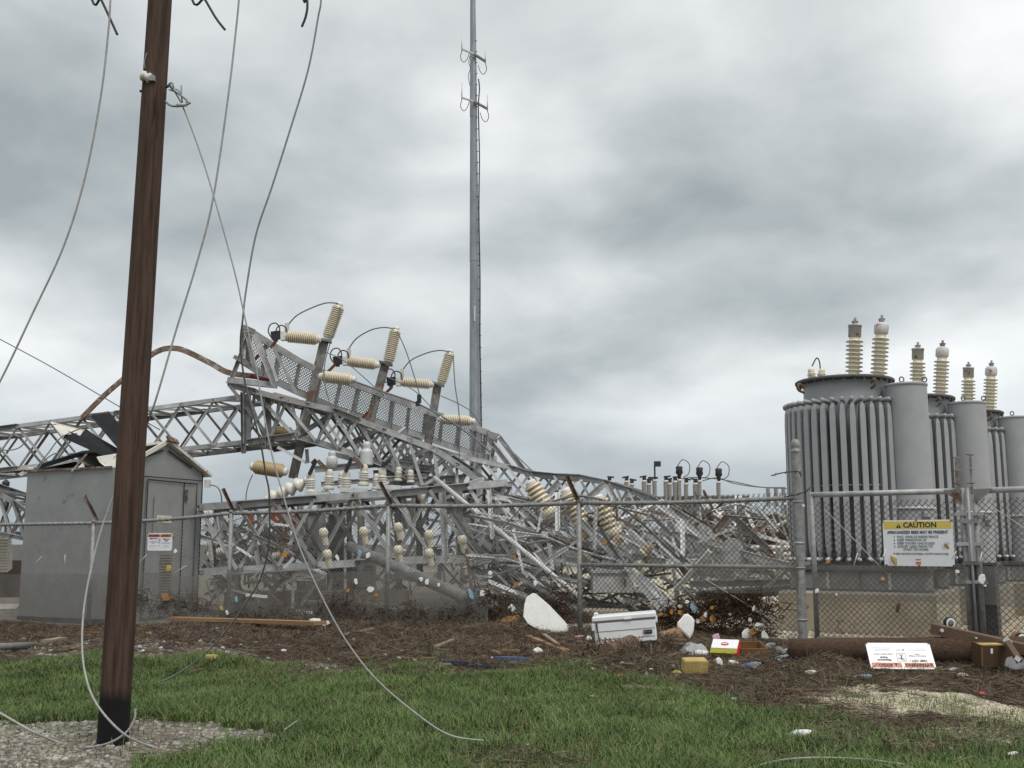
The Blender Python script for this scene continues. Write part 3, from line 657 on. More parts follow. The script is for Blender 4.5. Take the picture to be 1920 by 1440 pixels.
# ================================================================== the torn grey shed
def shed():
    C = Vector((-8.49, 23.2, -.28)); u = Vector((.423, .906, 0)); s = Vector((-.906, .423, 0)); Wd, Dp, Hh, Rg = 2.57, 2.8, 3.38, .62
    r = thing('metal_shed', C + u * Wd / 2 + s * Dp / 2, 'grey metal control shed with its roof torn open, behind the fence', 'shed')
    def q(a, b, z): return C + u * a + s * b + Vector((0, 0, z))
    def panel(name, pts, m, th=.04, par=r, lb=None):
        pts = [Vector(p) for p in pts]; n = (pts[1] - pts[0]).cross(pts[2] - pts[0]).normalized() * th; k = len(pts)
        mb = MB(); mb.add(pts + [p + n for p in pts], [tuple(range(k))[::-1], tuple(range(k, 2 * k))] + [(i, (i + 1) % k, k + (i + 1) % k, k + i) for i in range(k)]); return part(name, mb, m, par, lb)
    side = panel('side_wall', [q(0, 0, .12), q(0, 0, Hh), q(0, Dp, Hh - .02), q(0, Dp, .12)], 'shed_paint')
    panel('sill', [q(-.03, -.03, -.12), q(-.03, -.03, .14), q(-.03, Dp, .14), q(-.03, Dp, -.12)], 'shed_dark')
    gable = [q(0, 0, 0), q(Wd, 0, 0), q(Wd, 0, Hh), q(Wd / 2, 0, Hh + Rg), q(0, 0, Hh)]
    panel('front_wall', gable[::-1], 'shed_paint')
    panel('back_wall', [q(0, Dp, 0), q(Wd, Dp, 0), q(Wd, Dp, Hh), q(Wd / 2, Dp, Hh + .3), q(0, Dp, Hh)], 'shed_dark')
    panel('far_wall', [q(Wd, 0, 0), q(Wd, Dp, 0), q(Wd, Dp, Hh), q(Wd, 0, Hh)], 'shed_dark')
    panel('corner_trim', [q(-.02, -.03, 0), q(-.02, -.03, Hh), q(-.02, .09, Hh), q(-.02, .09, 0)], 'shed_paint', .03)
    # door with two leaves' joints, louvre, plate, handle
    d0, d1, dh = .75, 2.3, 3.14
    door = panel('door', [q(d0, -.05, .12), q(d0, -.05, dh), q(d1, -.05, dh - .02), q(d1, -.05, .12)], 'shed_paint', .03)
    panel('door_inset', [q(d0 + .2, -.085, 1.9), q(d0 + .2, -.085, dh - .35), q(d1 - .65, -.085, dh - .37), q(d1 - .65, -.085, 1.9)], 'shed_paint', .012, door)
    for x in (d0 - .03, d1 + .01, d1 - .42): panel('door_gap', [q(x, -.083, .12), q(x, -.083, dh), q(x + .022, -.083, dh), q(x + .022, -.083, .12)], 'shed_dark', .006, door)
    panel('door_gap', [q(d0 - .03, -.083, dh), q(d0 - .03, -.083, dh + .025), q(d1 + .02, -.083, dh), q(d1 + .02, -.083, dh - .025)], 'shed_dark', .006, door)
    panel('door_handle', [q(d1 - .36, -.1, 2.72), q(d1 - .36, -.1, 2.98), q(d1 - .29, -.1, 2.98), q(d1 - .29, -.1, 2.72)], 'rusty', .03, door)
    panel('name_plate', [q(1.05, -.09, 2.21), q(1.05, -.09, 2.37), q(1.52, -.09, 2.36), q(1.52, -.09, 2.20)], 'porcelain', .012, door)
    for k in range(15): panel('louvre', [q(1.22, -.09, .60 + k * .062), q(1.22, -.11, .625 + k * .062), q(1.58, -.11, .625 + k * .062), q(1.58, -.09, .60 + k * .062)], 'porcelain_groove' if k % 3 else 'shed_paint', .012, door)
    for a, b, c, d_ in ((.35, .18, Wd / 2 - .08, .48), (Wd / 2 + .08, .48, Wd - .4, .14)):
        panel('gable_batten', [q(a, -.045, Hh + b - .03), q(a, -.045, Hh + b), q(c, -.045, Hh + d_), q(c, -.045, Hh + d_ - .03)], 'shed_dark', .008)
    panel('gable_joint', [q(.05, -.045, Hh - .17), q(.05, -.045, Hh - .15), q(Wd - .05, -.045, Hh - .15), q(Wd - .05, -.045, Hh - .17)], 'shed_dark', .005)
    # roof: right slope whole, left slope torn
    panel('roof_slope', [q(Wd / 2, -.15, Hh + Rg + .03), q(Wd / 2, Dp, Hh + Rg - .2), q(Wd + .18, Dp, Hh - .1), q(Wd + .18, -.15, Hh - .06)][::-1], 'shed_white', .06)
    panel('roof_rafter', [q(Wd / 2, -.05, Hh + Rg), q(Wd / 2, -.05, Hh + Rg + .1), q(.35, -.05, Hh + .24), q(.35, -.05, Hh + .14)], 'shed_white', .05)
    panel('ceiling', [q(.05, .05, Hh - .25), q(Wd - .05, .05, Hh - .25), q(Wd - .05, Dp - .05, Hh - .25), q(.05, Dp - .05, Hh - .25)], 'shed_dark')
    panel('eave_strip', [q(-.06, .2, Hh - .02), q(-.06, .2, Hh + .03), q(-.06, Dp + .08, Hh + .02), q(-.06, Dp + .08, Hh - .03)], 'rusty', .03)
    def sheet(name, pix, m, Y, thick=.03, lb=None):
        pts = [P(x, y, Y + (dy[0] if dy else 0)) for x, y, *dy in pix]; n = Vector((0, thick, thick * .3)); k = len(pts)
        mb = MB(); mb.add(pts + [p + n for p in pts], [tuple(range(k)), tuple(range(2 * k - 1, k - 1, -1))] + [(i, (i + 1) % k, k + (i + 1) % k, k + i) for i in range(k)]); return part(name, mb, m, r, lb)
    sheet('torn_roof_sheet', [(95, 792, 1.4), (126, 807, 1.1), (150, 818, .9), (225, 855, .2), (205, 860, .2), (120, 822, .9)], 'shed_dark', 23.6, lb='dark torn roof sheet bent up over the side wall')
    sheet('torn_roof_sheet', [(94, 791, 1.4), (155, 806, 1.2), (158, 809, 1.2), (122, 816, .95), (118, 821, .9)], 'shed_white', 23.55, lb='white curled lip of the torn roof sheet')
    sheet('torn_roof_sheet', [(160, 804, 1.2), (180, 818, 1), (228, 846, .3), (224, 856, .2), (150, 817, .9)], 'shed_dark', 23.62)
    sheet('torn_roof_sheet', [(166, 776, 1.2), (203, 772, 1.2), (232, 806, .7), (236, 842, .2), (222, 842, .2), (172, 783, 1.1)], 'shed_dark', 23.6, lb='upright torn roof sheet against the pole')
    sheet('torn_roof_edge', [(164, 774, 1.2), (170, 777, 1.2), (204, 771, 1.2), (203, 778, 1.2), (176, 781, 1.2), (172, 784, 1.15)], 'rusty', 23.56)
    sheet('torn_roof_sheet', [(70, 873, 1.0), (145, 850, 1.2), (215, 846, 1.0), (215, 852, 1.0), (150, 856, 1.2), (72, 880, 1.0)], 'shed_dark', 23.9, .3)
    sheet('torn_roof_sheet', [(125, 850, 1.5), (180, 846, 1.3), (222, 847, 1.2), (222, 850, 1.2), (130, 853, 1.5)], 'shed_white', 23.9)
    sheet('torn_roof_sheet', [(181, 857, .5), (224, 850, .3), (224, 880, .1), (207, 883, .1), (196, 874, .2), (186, 866, .4)], 'shed_white', 23.25, .05, 'rust-edged white scrap of roof on the wall top')
    sheet('torn_eave', [(33, 889, 1), (52, 878, 1), (64, 876, 1), (62, 880, 1), (40, 893, 1)], 'shed_white', 23.4, .08, 'rusty white eave scrap at the left corner')
    sheet('bent_strut', [(133, 883, .3), (136, 884, .3), (164, 852, .8), (160, 851, .8)], 'rusty', 23.3)
    sheet('bent_strut', [(146, 876, .35), (155, 868, .4), (158, 876, .4), (153, 881, .3)], 'shed_white', 23.3)
    panel('roof_cap_dent', [q(Wd / 2 - .1, -.17, Hh + Rg + .04), q(Wd / 2 + .25, -.17, Hh + Rg + .0), q(Wd / 2 + .25, -.1, Hh + Rg + .1), q(Wd / 2 - .1, -.1, Hh + Rg + .16)], 'rusty', .04)
    mb = MB(); mb.box(P(389, 907, 25.6), (.13, .1, .17)); lp = part('wall_lamp', mb, 'cap_white', r)
    mb = MB(); mb.tube(smooth([P(394, 909, 25.6), P(407, 913, 25.6), P(414, 925, 25.6), P(416, 942, 25.6)]), .018, 6); part('lamp_conduit', mb, 'galv_dark', r)
    for pts in ([(62, 885), (90, 850), (115, 820), (160, 800)], [(66, 886), (85, 862), (105, 850), (118, 856)], [(1, 843), (20, 844), (38, 838), (52, 822)]):
        mb = MB(); mb.tube(smooth(pl(pts, 23.3)), .014, 6); part('torn_wire', mb, 'cable_grey', r)
shed()

# ================================================================== chain-link fence and gate
def link_mesh(a, b, z0, z1, pitch=.072, MESHT=.0058):
    """diamond wire mesh in the vertical plane from a to b"""
    a, b = Vector((*a, 0)), Vector((*b, 0)); L = (b - a).length; u = (b - a) / L; n = Vector((u.y, -u.x, 0)); mb = MB(); h = z1 - z0
    def seg(s0, t0, s1, t1, o):
        p = a + u * s0 + Vector((0, 0, z0 + t0)) + n * o; q = a + u * s1 + Vector((0, 0, z0 + t1)) + n * o
        d_ = (q - p).normalized(); x = d_.cross(n) * MESHT / 2; y = n * MESHT / 2
        mb.add([p + x, p + y, p - x, p - y, q + x, q + y, q - x, q - y], [(0, 1, 5, 4), (1, 2, 6, 5), (2, 3, 7, 6), (3, 0, 4, 7)])
    k = -h
    while k < L:
        s0, s1 = max(k, 0), min(k + h, L)
        if s1 > s0 + .01: seg(s0, s0 - k, s1, s1 - k, .004); seg(s0, h - (s0 - k), s1, h - (s1 - k), -.004)
        k += pitch
    k = 0
    while k < L - .03:   # twisted ends above the mesh
        p = a + u * k + Vector((0, 0, z1)); seg(k, h, k + .018, h + .03, 0); seg(k, h, max(k - .018, 0), h + .03, 0); k += pitch
    return mb
FH = 2.16
def fz(x, y): return float(gz(x, y)) * .5 - .25 * .5 * float(sstep((-x - 3) / 6) * sstep((y - 14) / 6))
def fence():
    r = thing('chain_link_fence', (*FENCE[3], 0), 'galvanised chain-link fence with rusty broken barbed-wire arms', 'fence')
    zb = [fz(*p) for p in FENCE]
    for i in range(1, 5):
        x, y = FENCE[i]; mb = MB(); mb.tube([(x, y, zb[i] - .3), (x, y, zb[i] + FH)], .042, 10); part('post', mb, 'fence_galv', r)
        mb = MB(); mb.lathe([(.047, 0), (.047, .05), (.02, .08)], 10, Matrix.Translation((x, y, zb[i] + FH - .03))); part('post_cap', mb, 'fence_galv', r)
    for i, (t, b) in {1: ((158, 928), (180, 966)), 2: ((418, 916), (437, 953)), 3: ((712, 903), (736, 946)), 4: ((1063, 893), (1086, 941))}.items():
        x, y = FENCE[i]; member(r, 'barbed_arm', P(b[0] + 3, b[1] + 10, y - .02), P(*t, y - .15), .055, 'rusty', 'angle', .6)
    mb = MB(); x, y = FENCE[5]
    mb.lathe([(.066, -.3), (.066, 2.78), (.075, 2.8), (.075, 2.83), (.05, 2.84), (.06, 2.87), (.068, 2.91), (.06, 2.96), (.03, 2.99)], 16, Matrix.Translation((x, y, 0))); part('gate_post', mb, 'fence_galv', r)
    for i in range(5):
        a, b = FENCE[i], FENCE[i + 1]; A = Vector((*a, zb[i] + FH - .03)); B = Vector((*b, zb[i + 1] + FH - .03))
        pts = [A.lerp(B, t) + Vector((0, 0, -.03 * math.sin(math.pi * t))) for t in np.linspace(0, 1, 9)]
        mb = MB(); mb.tube(pts, .034, 10); part('top_rail', mb, 'fence_galv', r)
        # tie wires round the rail
        tw = MB(); L = (B - A).length; k = .1
        while k < L - .1:
            c = A.lerp(B, k / L) + Vector((0, 0, -.03 * math.sin(math.pi * k / L))); d_ = (B - A).normalized()
            tw.tube([c - d_ * .012, c + d_ * .012 + Vector((0, 0, .001))], .041, 8); k += .145
        part('tie_wires', tw, 'cable_grey' if i < 3 else 'fence_galv', r, kind='stuff')
        m = link_mesh(a, b, (zb[i] + zb[i + 1]) / 2 - .03, (zb[i] + zb[i + 1]) / 2 + FH + (.015 if i >= 4 else -.02), .084 if i >= 4 else .072, .0082 if i >= 4 else .0060); part('wire_mesh', m, 'wire_rusty' if i >= 4 else 'wire', r, kind='stuff')
    A, B = Vector((*FENCE[4], 1.11)), Vector((*FENCE[5], 1.11)); mb = MB(); mb.tube([A, B], .032, 10); part('mid_rail', mb, 'fence_galv', r)
    mb = MB(); mb.tube([A + Vector((.1, -.07, .95)), B + Vector((-.1, -.05, -.95))], .006, 6); part('truss_rod', mb, 'galv', r)
    for z in (.35, 1.09, 1.45, 2.05):
        mb = MB(); mb.lathe([(.074, 0), (.074, .03)], 14, Matrix.Translation((x, y, z))); part('band_clamp', mb, 'galv', r)
    # barbed wire ends wound round the gate post
    for pts in ([(1446, 892), (1465, 887), (1490, 884), (1500, 886), (1502, 893)], [(1470, 932), (1490, 928), (1510, 922), (1518, 915)]):
        mb = MB(); pp = smooth(pl(pts, 15.68), 6); mb.tube(pp, .009, 5)
        for c in pp[3::5]: mb.tube([c + Vector((-.012, 0, -.025)), c + Vector((.012, 0, .025))], .005, 4)
        part('barbed_wire', mb, 'black', r)
    return r
FEN = fence()
U = (Vector((*FENCE[6], 0)) - Vector((*FENCE[5], 0))).normalized(); NRM = Vector((U.y, -U.x, 0))
def gate(a, b, label, first):
    a, b = Vector((*a, 0)), Vector((*b, 0)); r = thing('gate_leaf', (a + b) / 2, label, 'gate')
    L = (b - a).length; u = (b - a) / L; Z = Vector((0, 0, 1))
    for s in (0, L):
        mb = MB(); mb.tube([a + u * s + Z * .08, a + u * s + Z * 2.2], .038, 12); part('gate_upright', mb, 'fence_galv', r)
    for z, nm in ((2.16, 'gate_top_rail'), (.11, 'gate_bottom_rail')):
        mb = MB(); mb.tube([a + Z * z, b + Z * z], .040, 12); part(nm, mb, 'galv' if z > 1 else 'fence_galv', r)
    m = link_mesh((a + u * .02).xy, (b - u * .02).xy, .14, 2.03, .084, .0082); part('wire_mesh', m, 'wire_rusty', r, kind='stuff')
    mb = MB(); mb.tube([a + u * .2 + Z * 1.95 - NRM * -.05, b - u * .35 + Z * .3 - NRM * -.05], .006, 6); part('truss_rod', mb, 'galv', r)
    e = b if first else a
    for z in (1.85, 1.45, .95):
        mb = MB(); mb.box(e + Z * z + NRM * .045, (.2, .03, .045), Matrix((u, -NRM, Z)).transposed()); part('hinge_band', mb, 'galv', r)
    # corner brace plate and rusty barbed arm
    s = -1 if first else 1
    mb = MB(); mb.prism([(0, 0), (s * .22, .0), (s * .19, -.05), (s * .03, -.18), (0, -.17)], .012, Matrix.Translation(e + Z * 2.18 + NRM * .046) @ Matrix((u, -NRM, Z)).transposed().to_4x4()); part('corner_plate', mb, 'weathered', r)
    arm = [P(1796, 925, e.y - .02), P(1794, 856, e.y)] if first else [P(1822, 926, e.y - .02), P(1819, 850, e.y)]
    member(r, 'barbed_arm', arm[0], arm[1], .055 if first else .032, 'weathered', 'flat')
    for t in (.25, .6, .95):
        c = arm[0].lerp(arm[1], t); mb = MB(); mb.tube(smooth([c + Vector((-.07, -.02, .01)), c + Vector((0, -.045, 0)), c + Vector((.045, -.01, .012))]), .007, 5); part('barb', mb, 'rusty', r)
    return r
g0 = Vector((*FENCE[5], 0)) + U * .21; g1 = Vector((*FENCE[6], 0)); g2 = g1 + U * .16; g3 = g1 + U * 2.9
gate(g0.xy, g1.xy, 'chain-link gate leaf carrying the yellow caution sign', True)
gate(g2.xy, g3.xy, 'second chain-link gate leaf running out of the right edge', False)
rt = thing('gate_latch', g1 + U * .08, 'galvanised drop rod latch between the two gate leaves', 'latch')
mb = MB(); mb.tube([g1 + U * .085 + NRM * .06 + Vector((0, 0, .1)), g1 + U * .085 + NRM * .06 + Vector((0, 0, 2.2))], .018, 10); part('drop_rod', mb, 'galv', rt)
for z in (1.2, 1.75): mb = MB(); mb.box(g1 + U * .08 + NRM * .06 + Vector((0, 0, z)), (.22, .04, .05), Matrix((U, -NRM, Vector((0, 0, 1)))).transposed()); part('latch_fork', mb, 'galv_dark', rt)
rt2 = thing('gate_stop_post', g1 + U * .1, 'dark square steel stop post behind the gate joint', 'post')
mb = MB(); mb.box(g1 + U * .14 - NRM * .28 + Vector((0, 0, .58)), (.34, .22, 1.2), Matrix((U, -NRM, Vector((0, 0, 1)))).transposed()); part('post_body', mb, 'xf_dark', rt2)
mb = MB(); mb.box(g1 + U * .14 - NRM * .28 + Vector((0, 0, 1.19)), (.4, .27, .03), Matrix((U, -NRM, Vector((0, 0, 1)))).transposed()); part('post_plate', mb, 'galv_dark', rt2)
# fine netting tied along the foot of the fence
def netting(a, b, z0, z1, label, sag=.04):
    a, b = Vector((*a, 0)), Vector((*b, 0)); L = (b - a).length; u = (b - a) / L; n = Vector((u.y, -u.x, 0)); mb = MB(); K = int(L / .12) + 2; vs = []
    for i in range(K):
        s = L * i / (K - 1); p = a + u * s
        for j in range(5):
            t = j / 4; zz = z0 + (z1 - z0) * t + (sag * (float(vn(s * 1.3, 4.2, 9)) - .5) * 2 if j == 4 else 0) + (.06 * (float(vn(s * 2.1, 1.2, 5)) - .5) if j == 0 else 0)
            vs.append(p + n * (.055 + .02 * float(vn(s * 3, j * 1.7, 6))) + Vector((0, 0, zz)))
    mb.add(vs, [(i * 5 + j, (i + 1) * 5 + j, (i + 1) * 5 + j + 1, i * 5 + j + 1) for i in range(K - 1) for j in range(4)], 0, True)
    o = solo('netting_sheet', mb, 'netting', label, 'netting')
    return o
def lerp2(a, b, t): return (a[0] + (b[0] - a[0]) * t, a[1] + (b[1] - a[1]) * t)
netting(lerp2(FENCE[0], FENCE[1], .3), FENCE[1], -.25, .85, 'silty fine netting on the fence left of the shed')
netting(FENCE[1], FENCE[2], -.2, .86, 'silty fine netting on the fence in front of the shed')
netting(FENCE[2], FENCE[3], -.1, .98, 'silty fine netting on the fence below the small insulator row')
netting(FENCE[3], lerp2(FENCE[3], FENCE[4], .55), 0, .98, 'silty fine netting on the fence in front of the leaning pipe')
netting(lerp2(FENCE[4], FENCE[5], .55), FENCE[5], .74, 1.15, 'narrow fine netting strip left of the gate post')
netting((g0 + NRM * 0).xy, g1.xy, .66, 1.17, 'fine netting strip across the gate under the caution sign', .03)
netting(g2.xy, g3.xy, .66, 1.17, 'fine netting strip on the second gate leaf', .03)
for (x0, y0, x1, y1) in ((1600, 1063, 1608, 1037), (1650, 1057, 1661, 1030), (1786, 1047, 1793, 1033), (1836, 1060, 1841, 1036), (121, 1061, 122, 1040), (62, 1061, 78, 1043), (258, 1058, 275, 1040), (325, 1075, 350, 1060)):
    mb = MB(); mb.tube([FP(x0, y0, -.09), FP(x1, y1, -.09)], .006, 5); solo('cable_tie', mb, 'white_plastic', 'white cable tie holding the netting to the fence', 'cable tie', 'cable ties on the fence netting')
# ------------------------------------------------------------------ signs
def board(name, O, X, Yv, wd, ht, label, cat='sign', th=.006):
    """flat sign: O centre, X right, Yv up (unit vectors), returns root and a placing matrix function"""
    Zv = X.cross(Yv); r = thing(name, O - Yv * ht / 2, label, cat)
    B = Matrix((X, Yv, Zv)).transposed()
    pts = []; rd = .025
    for sx, sy, a0 in ((1, 1, 0), (-1, 1, 90), (-1, -1, 180), (1, -1, 270)):
        for k in range(4):
            a = R(a0 + k * 30); pts.append((sx * (wd / 2 - rd) + rd * math.cos(a), sy * (ht / 2 - rd) + rd * math.sin(a)))
    mb = MB(); n = len(pts); mb.add([O + B @ Vector((a, b, z)) for z in (-th, 0) for a, b in pts], [tuple(range(n))[::-1], tuple(range(n, 2 * n))] + [(i, (i + 1) % n, n + (i + 1) % n, n + i) for i in range(n)]); part('sign_plate', mb, 'sign_white', r)
    def M(fx, fy, lift=.0025): return Matrix.Translation(O + B @ Vector(((fx - .5) * wd, (.5 - fy) * ht, lift))) @ B.to_4x4()
    def rect(nm, x0, y0, x1, y1, m, lift=.0015):
        k = MB(); k.add([M(a, b, lift) @ Vector((0, 0, 0)) for a, b in ((x0, y1), (x1, y1), (x1, y0), (x0, y0))] + [M(a, b, -.002) @ Vector((0, 0, 0)) for a, b in ((x0, y1), (x1, y1), (x1, y0), (x0, y0))], [(0, 1, 2, 3), (7, 6, 5, 4), (0, 4, 5, 1), (1, 5, 6, 2), (2, 6, 7, 3), (3, 7, 4, 0)]); return part(nm, k, m, r)
    def poly(nm, pts_, m, lift=.003):
        k = MB(); n_ = len(pts_); k.add([M(a, b, lift).translation for a, b in pts_], [tuple(range(n_))]); return part(nm, k, m, r)
    def line(nm, p, q, wdt, m, lift=.003):
        a, b = M(*p, lift).translation, M(*q, lift).translation; d_ = (b - a).normalized(); s = d_.cross(Zv) * wdt / 2
        k = MB(); k.add([a + s, a - s, b - s, b + s], [(0, 1, 2, 3)]); return part(nm, k, m, r)
    return r, M, rect, poly, line
def caution():
    O = FP(1721, 1018, -.09); wd, ht = .925, .625
    r, M, rect, poly, line = board('caution_sign', O, U, Vector((0, 0, 1)), wd, ht, 'yellow and white caution sign about bees on the gate')
    rect('yellow_header', .012, .028, .988, .195, 'sign_yellow')
    poly('warning_triangle', [(.195, .17), (.272, .17), (.233, .075)], 'ink')
    text('!', .05, M(.233, .132, .004), 'sign_yellow', r, bold=.002)
    text('CAUTION', .10, M(.54, .115), 'ink', r, bold=.003, sx=.98)
    text('AFRICANIZED BEES MAY BE PRESENT', .0555, M(.5, .27), 'ink_blue', r, bold=.0018, sx=.88)
    for k, s in enumerate(('PULL VEHICLE INSIDE FENCE', 'KEEP WINDOWS UP', 'KEEP DOORS UNLOCKED', 'SURVEY AREA PRIOR TO')):
        y = .37 + k * .07
        text(s, .046, M(.205, y), 'ink_grey', r, 'LEFT', bold=.0008, sx=.93); poly('bullet', [(.155, y - .012), (.172, y - .012), (.172, y + .012), (.155, y + .012)], 'ink')
    text('START OF WORK', .046, M(.285, .645), 'ink_grey', r, 'LEFT', bold=.0008, sx=.93)
    text('IF BEES ARE ENCOUNTERED, NOTIFY DISPATCHER', .034, M(.53, .735), 'ink_grey', r, bold=.0006, sx=.95)
    rect('small_logo', .455, .845, .53, .875, 'sign_orange'); rect('small_logo', .455, .905, .53, .965, 'sign_orange')
    # the bee print
    poly('bee_print', [(.865, .53), (.885, .52), (.91, .55), (.935, .585), (.94, .615), (.925, .63), (.90, .605), (.875, .575)], 'foam_orange')
    for p, q in (((.88, .53), (.875, .48)), ((.895, .54), (.915, .47)), ((.90, .545), (.935, .49)), ((.87, .555), (.83, .565)), ((.875, .575), (.84, .62)), ((.885, .59), (.86, .65)), ((.9, .605), (.9, .655)), ((.905, .54), (.945, .52))): line('bee_print', p, q, .004, 'ink_grey')
    for a, b in ((.004, .03), (.49, .012), (.985, .022), (.03, .985), (.5, .985), (.985, .975)):
        mb = MB(); mb.lathe([(.013, 0), (.011, .008), (.003, .01)], 8, M(a, b, .001)); part('rusty_bolt', mb, 'rusty', r)
caution()
def warning(name, O, X, Yv, wd, ht, label, sc):
    r, M, rect, poly, line = board(name, O, X, Yv, wd, ht, label)
    rect('orange_header', .025, .06, .47, .235, 'sign_orange'); rect('orange_header', .515, .06, .975, .235, 'sign_orange')
    poly('warning_triangle', [(.032, .215), (.088, .215), (.06, .085)], 'ink'); poly('warning_triangle', [(.575, .215), (.631, .215), (.603, .085)], 'ink')
    text('WARNING', .155 * ht, M(.275, .15), 'ink', r, bold=.002 * sc, sx=1.05); text('AVISO', .155 * ht, M(.765, .15), 'ink', r, bold=.002 * sc, sx=1.1)
    text('KEEP OUT !', .10 * ht, M(.245, .315), 'ink_blue', r, bold=.001, sx=1.1)
    text('Hazardous Voltage', .07 * ht, M(.24, .49), 'ink_grey', r, sx=1.05); text('Inside', .07 * ht, M(.24, .56), 'ink_grey', r)
    for x0, x1, y in ((.08, .36, .71), (.10, .34, .765), (.64, .89, .69), (.66, .87, .745), (.62, .90, .80), (.47, .55, .71), (.48, .55, .74)): line('fine_print', (x0, y), (x1, y), .022 * ht, 'film')
    text('Mantenerse', .095 * ht, M(.765, .335), 'ink', r, bold=.001); text('Fuera!', .095 * ht, M(.765, .435), 'ink', r, bold=.001)
    text('Voltaje Peligroso Adentro', .06 * ht, M(.765, .56), 'ink_grey', r);
    for p, q in (((.425, .29), (.56, .29)), ((.56, .29), (.56, .60)), ((.56, .60), (.425, .60)), ((.425, .60), (.425, .29))): line('pictogram_frame', p, q, .003 * sc, 'ink_grey')
    for p, q, t in (((.50, .36), (.485, .50), .012), ((.485, .50), (.46, .56), .006), ((.485, .50), (.52, .56), .006), ((.50, .37), (.545, .42), .006), ((.50, .37), (.45, .40), .006), ((.44, .33), (.49, .36), .004)): line('pictogram', p, q, t * sc, 'ink')
    rect('utility_logo', .42, .70, .455, .75, 'ink_red')
    for a, b in ((.02, .03), (.98, .03), (.02, .97), (.98, .97)):
        mb = MB(); mb.lathe([(.009, 0), (.007, .006), (.002, .007)], 8, M(a, b, .001)); part('bolt', mb, 'ink_grey', r)
    return r
a, b = FENCE[1], FENCE[2]; Uf = (Vector((*b, 0)) - Vector((*a, 0))).normalized()
warning('warning_sign', FP(299.5, 1016, -.08), Uf, Vector((0, 0, 1)), .60, .345, 'orange and white bilingual warning sign hung on the fence before the shed', .8)
pc = G(1692, 1263); tilt = R(38); Yd = Vector((.02, math.sin(tilt), math.cos(tilt))).normalized(); Xd = Vector((.995, -.06, 0)).normalized(); Yd = (Yd - Xd * Yd.dot(Xd)).normalized()
cO = pc + Yd * .175 + Vector((0, -.06, .05))
warning('fallen_warning_sign', cO, -Xd, -Yd, .71, .335, 'fallen bilingual warning sign leaning upside down against the log', 1.0)

# ================================================================== insulators
def ins_mesh(kind):
    """unit insulator along z 0..1, radius .5: porcelain with sheds"""
    mb = MB(); pr = []; mi = []
    if kind == 'banded':
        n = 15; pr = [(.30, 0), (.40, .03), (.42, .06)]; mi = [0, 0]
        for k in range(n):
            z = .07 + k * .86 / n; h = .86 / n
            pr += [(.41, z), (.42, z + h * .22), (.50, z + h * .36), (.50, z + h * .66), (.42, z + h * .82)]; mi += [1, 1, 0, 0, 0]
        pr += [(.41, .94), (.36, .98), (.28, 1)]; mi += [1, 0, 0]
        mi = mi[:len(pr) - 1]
    elif kind == 'post':
        pr = [(.5, 0), (.5, .14), (.34, .2), (.34, .24)]
        for k in range(4): z = .26 + k * .105; pr += [(.34, z), (.5, z + .025), (.48, z + .05), (.34, z + .07)]
        pr += [(.34, .70), (.38, .78), (.34, .92), (.22, 1)]
    elif kind == 'bush':
        pr = [(.42, 0), (.42, .03), (.31, .05)]
        for k in range(10): z = .07 + k * .09; pr += [(.31, z), (.5, z + .012), (.48, z + .022), (.32, z + .04), (.305, z + .075)]
        pr += [(.30, .98), (.27, 1)]
    elif kind == 'skirt':
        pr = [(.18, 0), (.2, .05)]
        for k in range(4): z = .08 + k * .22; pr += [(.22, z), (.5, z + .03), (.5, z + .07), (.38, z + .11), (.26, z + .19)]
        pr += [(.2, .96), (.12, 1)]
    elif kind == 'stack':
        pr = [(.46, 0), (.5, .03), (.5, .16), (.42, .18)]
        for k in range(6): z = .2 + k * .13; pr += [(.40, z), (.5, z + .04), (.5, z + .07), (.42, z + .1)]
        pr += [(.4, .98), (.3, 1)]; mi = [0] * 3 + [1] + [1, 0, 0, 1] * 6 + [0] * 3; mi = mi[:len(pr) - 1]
    elif kind == 'knob':
        pr = [(.34, 0), (.34, .5), (.38, .52), (.48, .6), (.5, .74), (.44, .9), (.3, .98), (.15, 1)]
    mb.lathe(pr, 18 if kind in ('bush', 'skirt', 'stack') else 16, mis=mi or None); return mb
IM = {}
def insulator(p, q, wd, kind, label, mats=('porcelain', 'porcelain_groove'), group=None, parent=None, caps=True, capm='cap_white', name='insulator'):
    p, q = Vector(p), Vector(q); key = (kind, mats)
    if key not in IM: IM[key] = ins_mesh(kind).mesh('porcelain', list(mats))
    B, L = basis(p, q); r = thing(name, p, label, 'insulator', group) if parent is None else parent
    o = bpy.data.objects.new('porcelain' if parent is None else name, IM[key]); COL.objects.link(o); o.parent = r
    o.matrix_basis = Matrix.Translation(p - wpos(r)) @ B.to_4x4() @ Matrix.Diagonal((wd, wd, L, 1))
    if caps:
        d_ = (q - p).normalized()
        mb = MB(); mb.lathe([(wd * .2, 0), (wd * .3, .04), (wd * .3, .1)], 12, Matrix.Translation(p - d_ * .09) @ B.to_4x4()); part('end_fitting', mb, capm, r)
        mb = MB(); mb.lathe([(wd * .3, 0), (wd * .3, .06), (wd * .18, .1)], 12, Matrix.Translation(q - d_ * .01) @ B.to_4x4()); part('end_fitting', mb, capm, r)
    return r

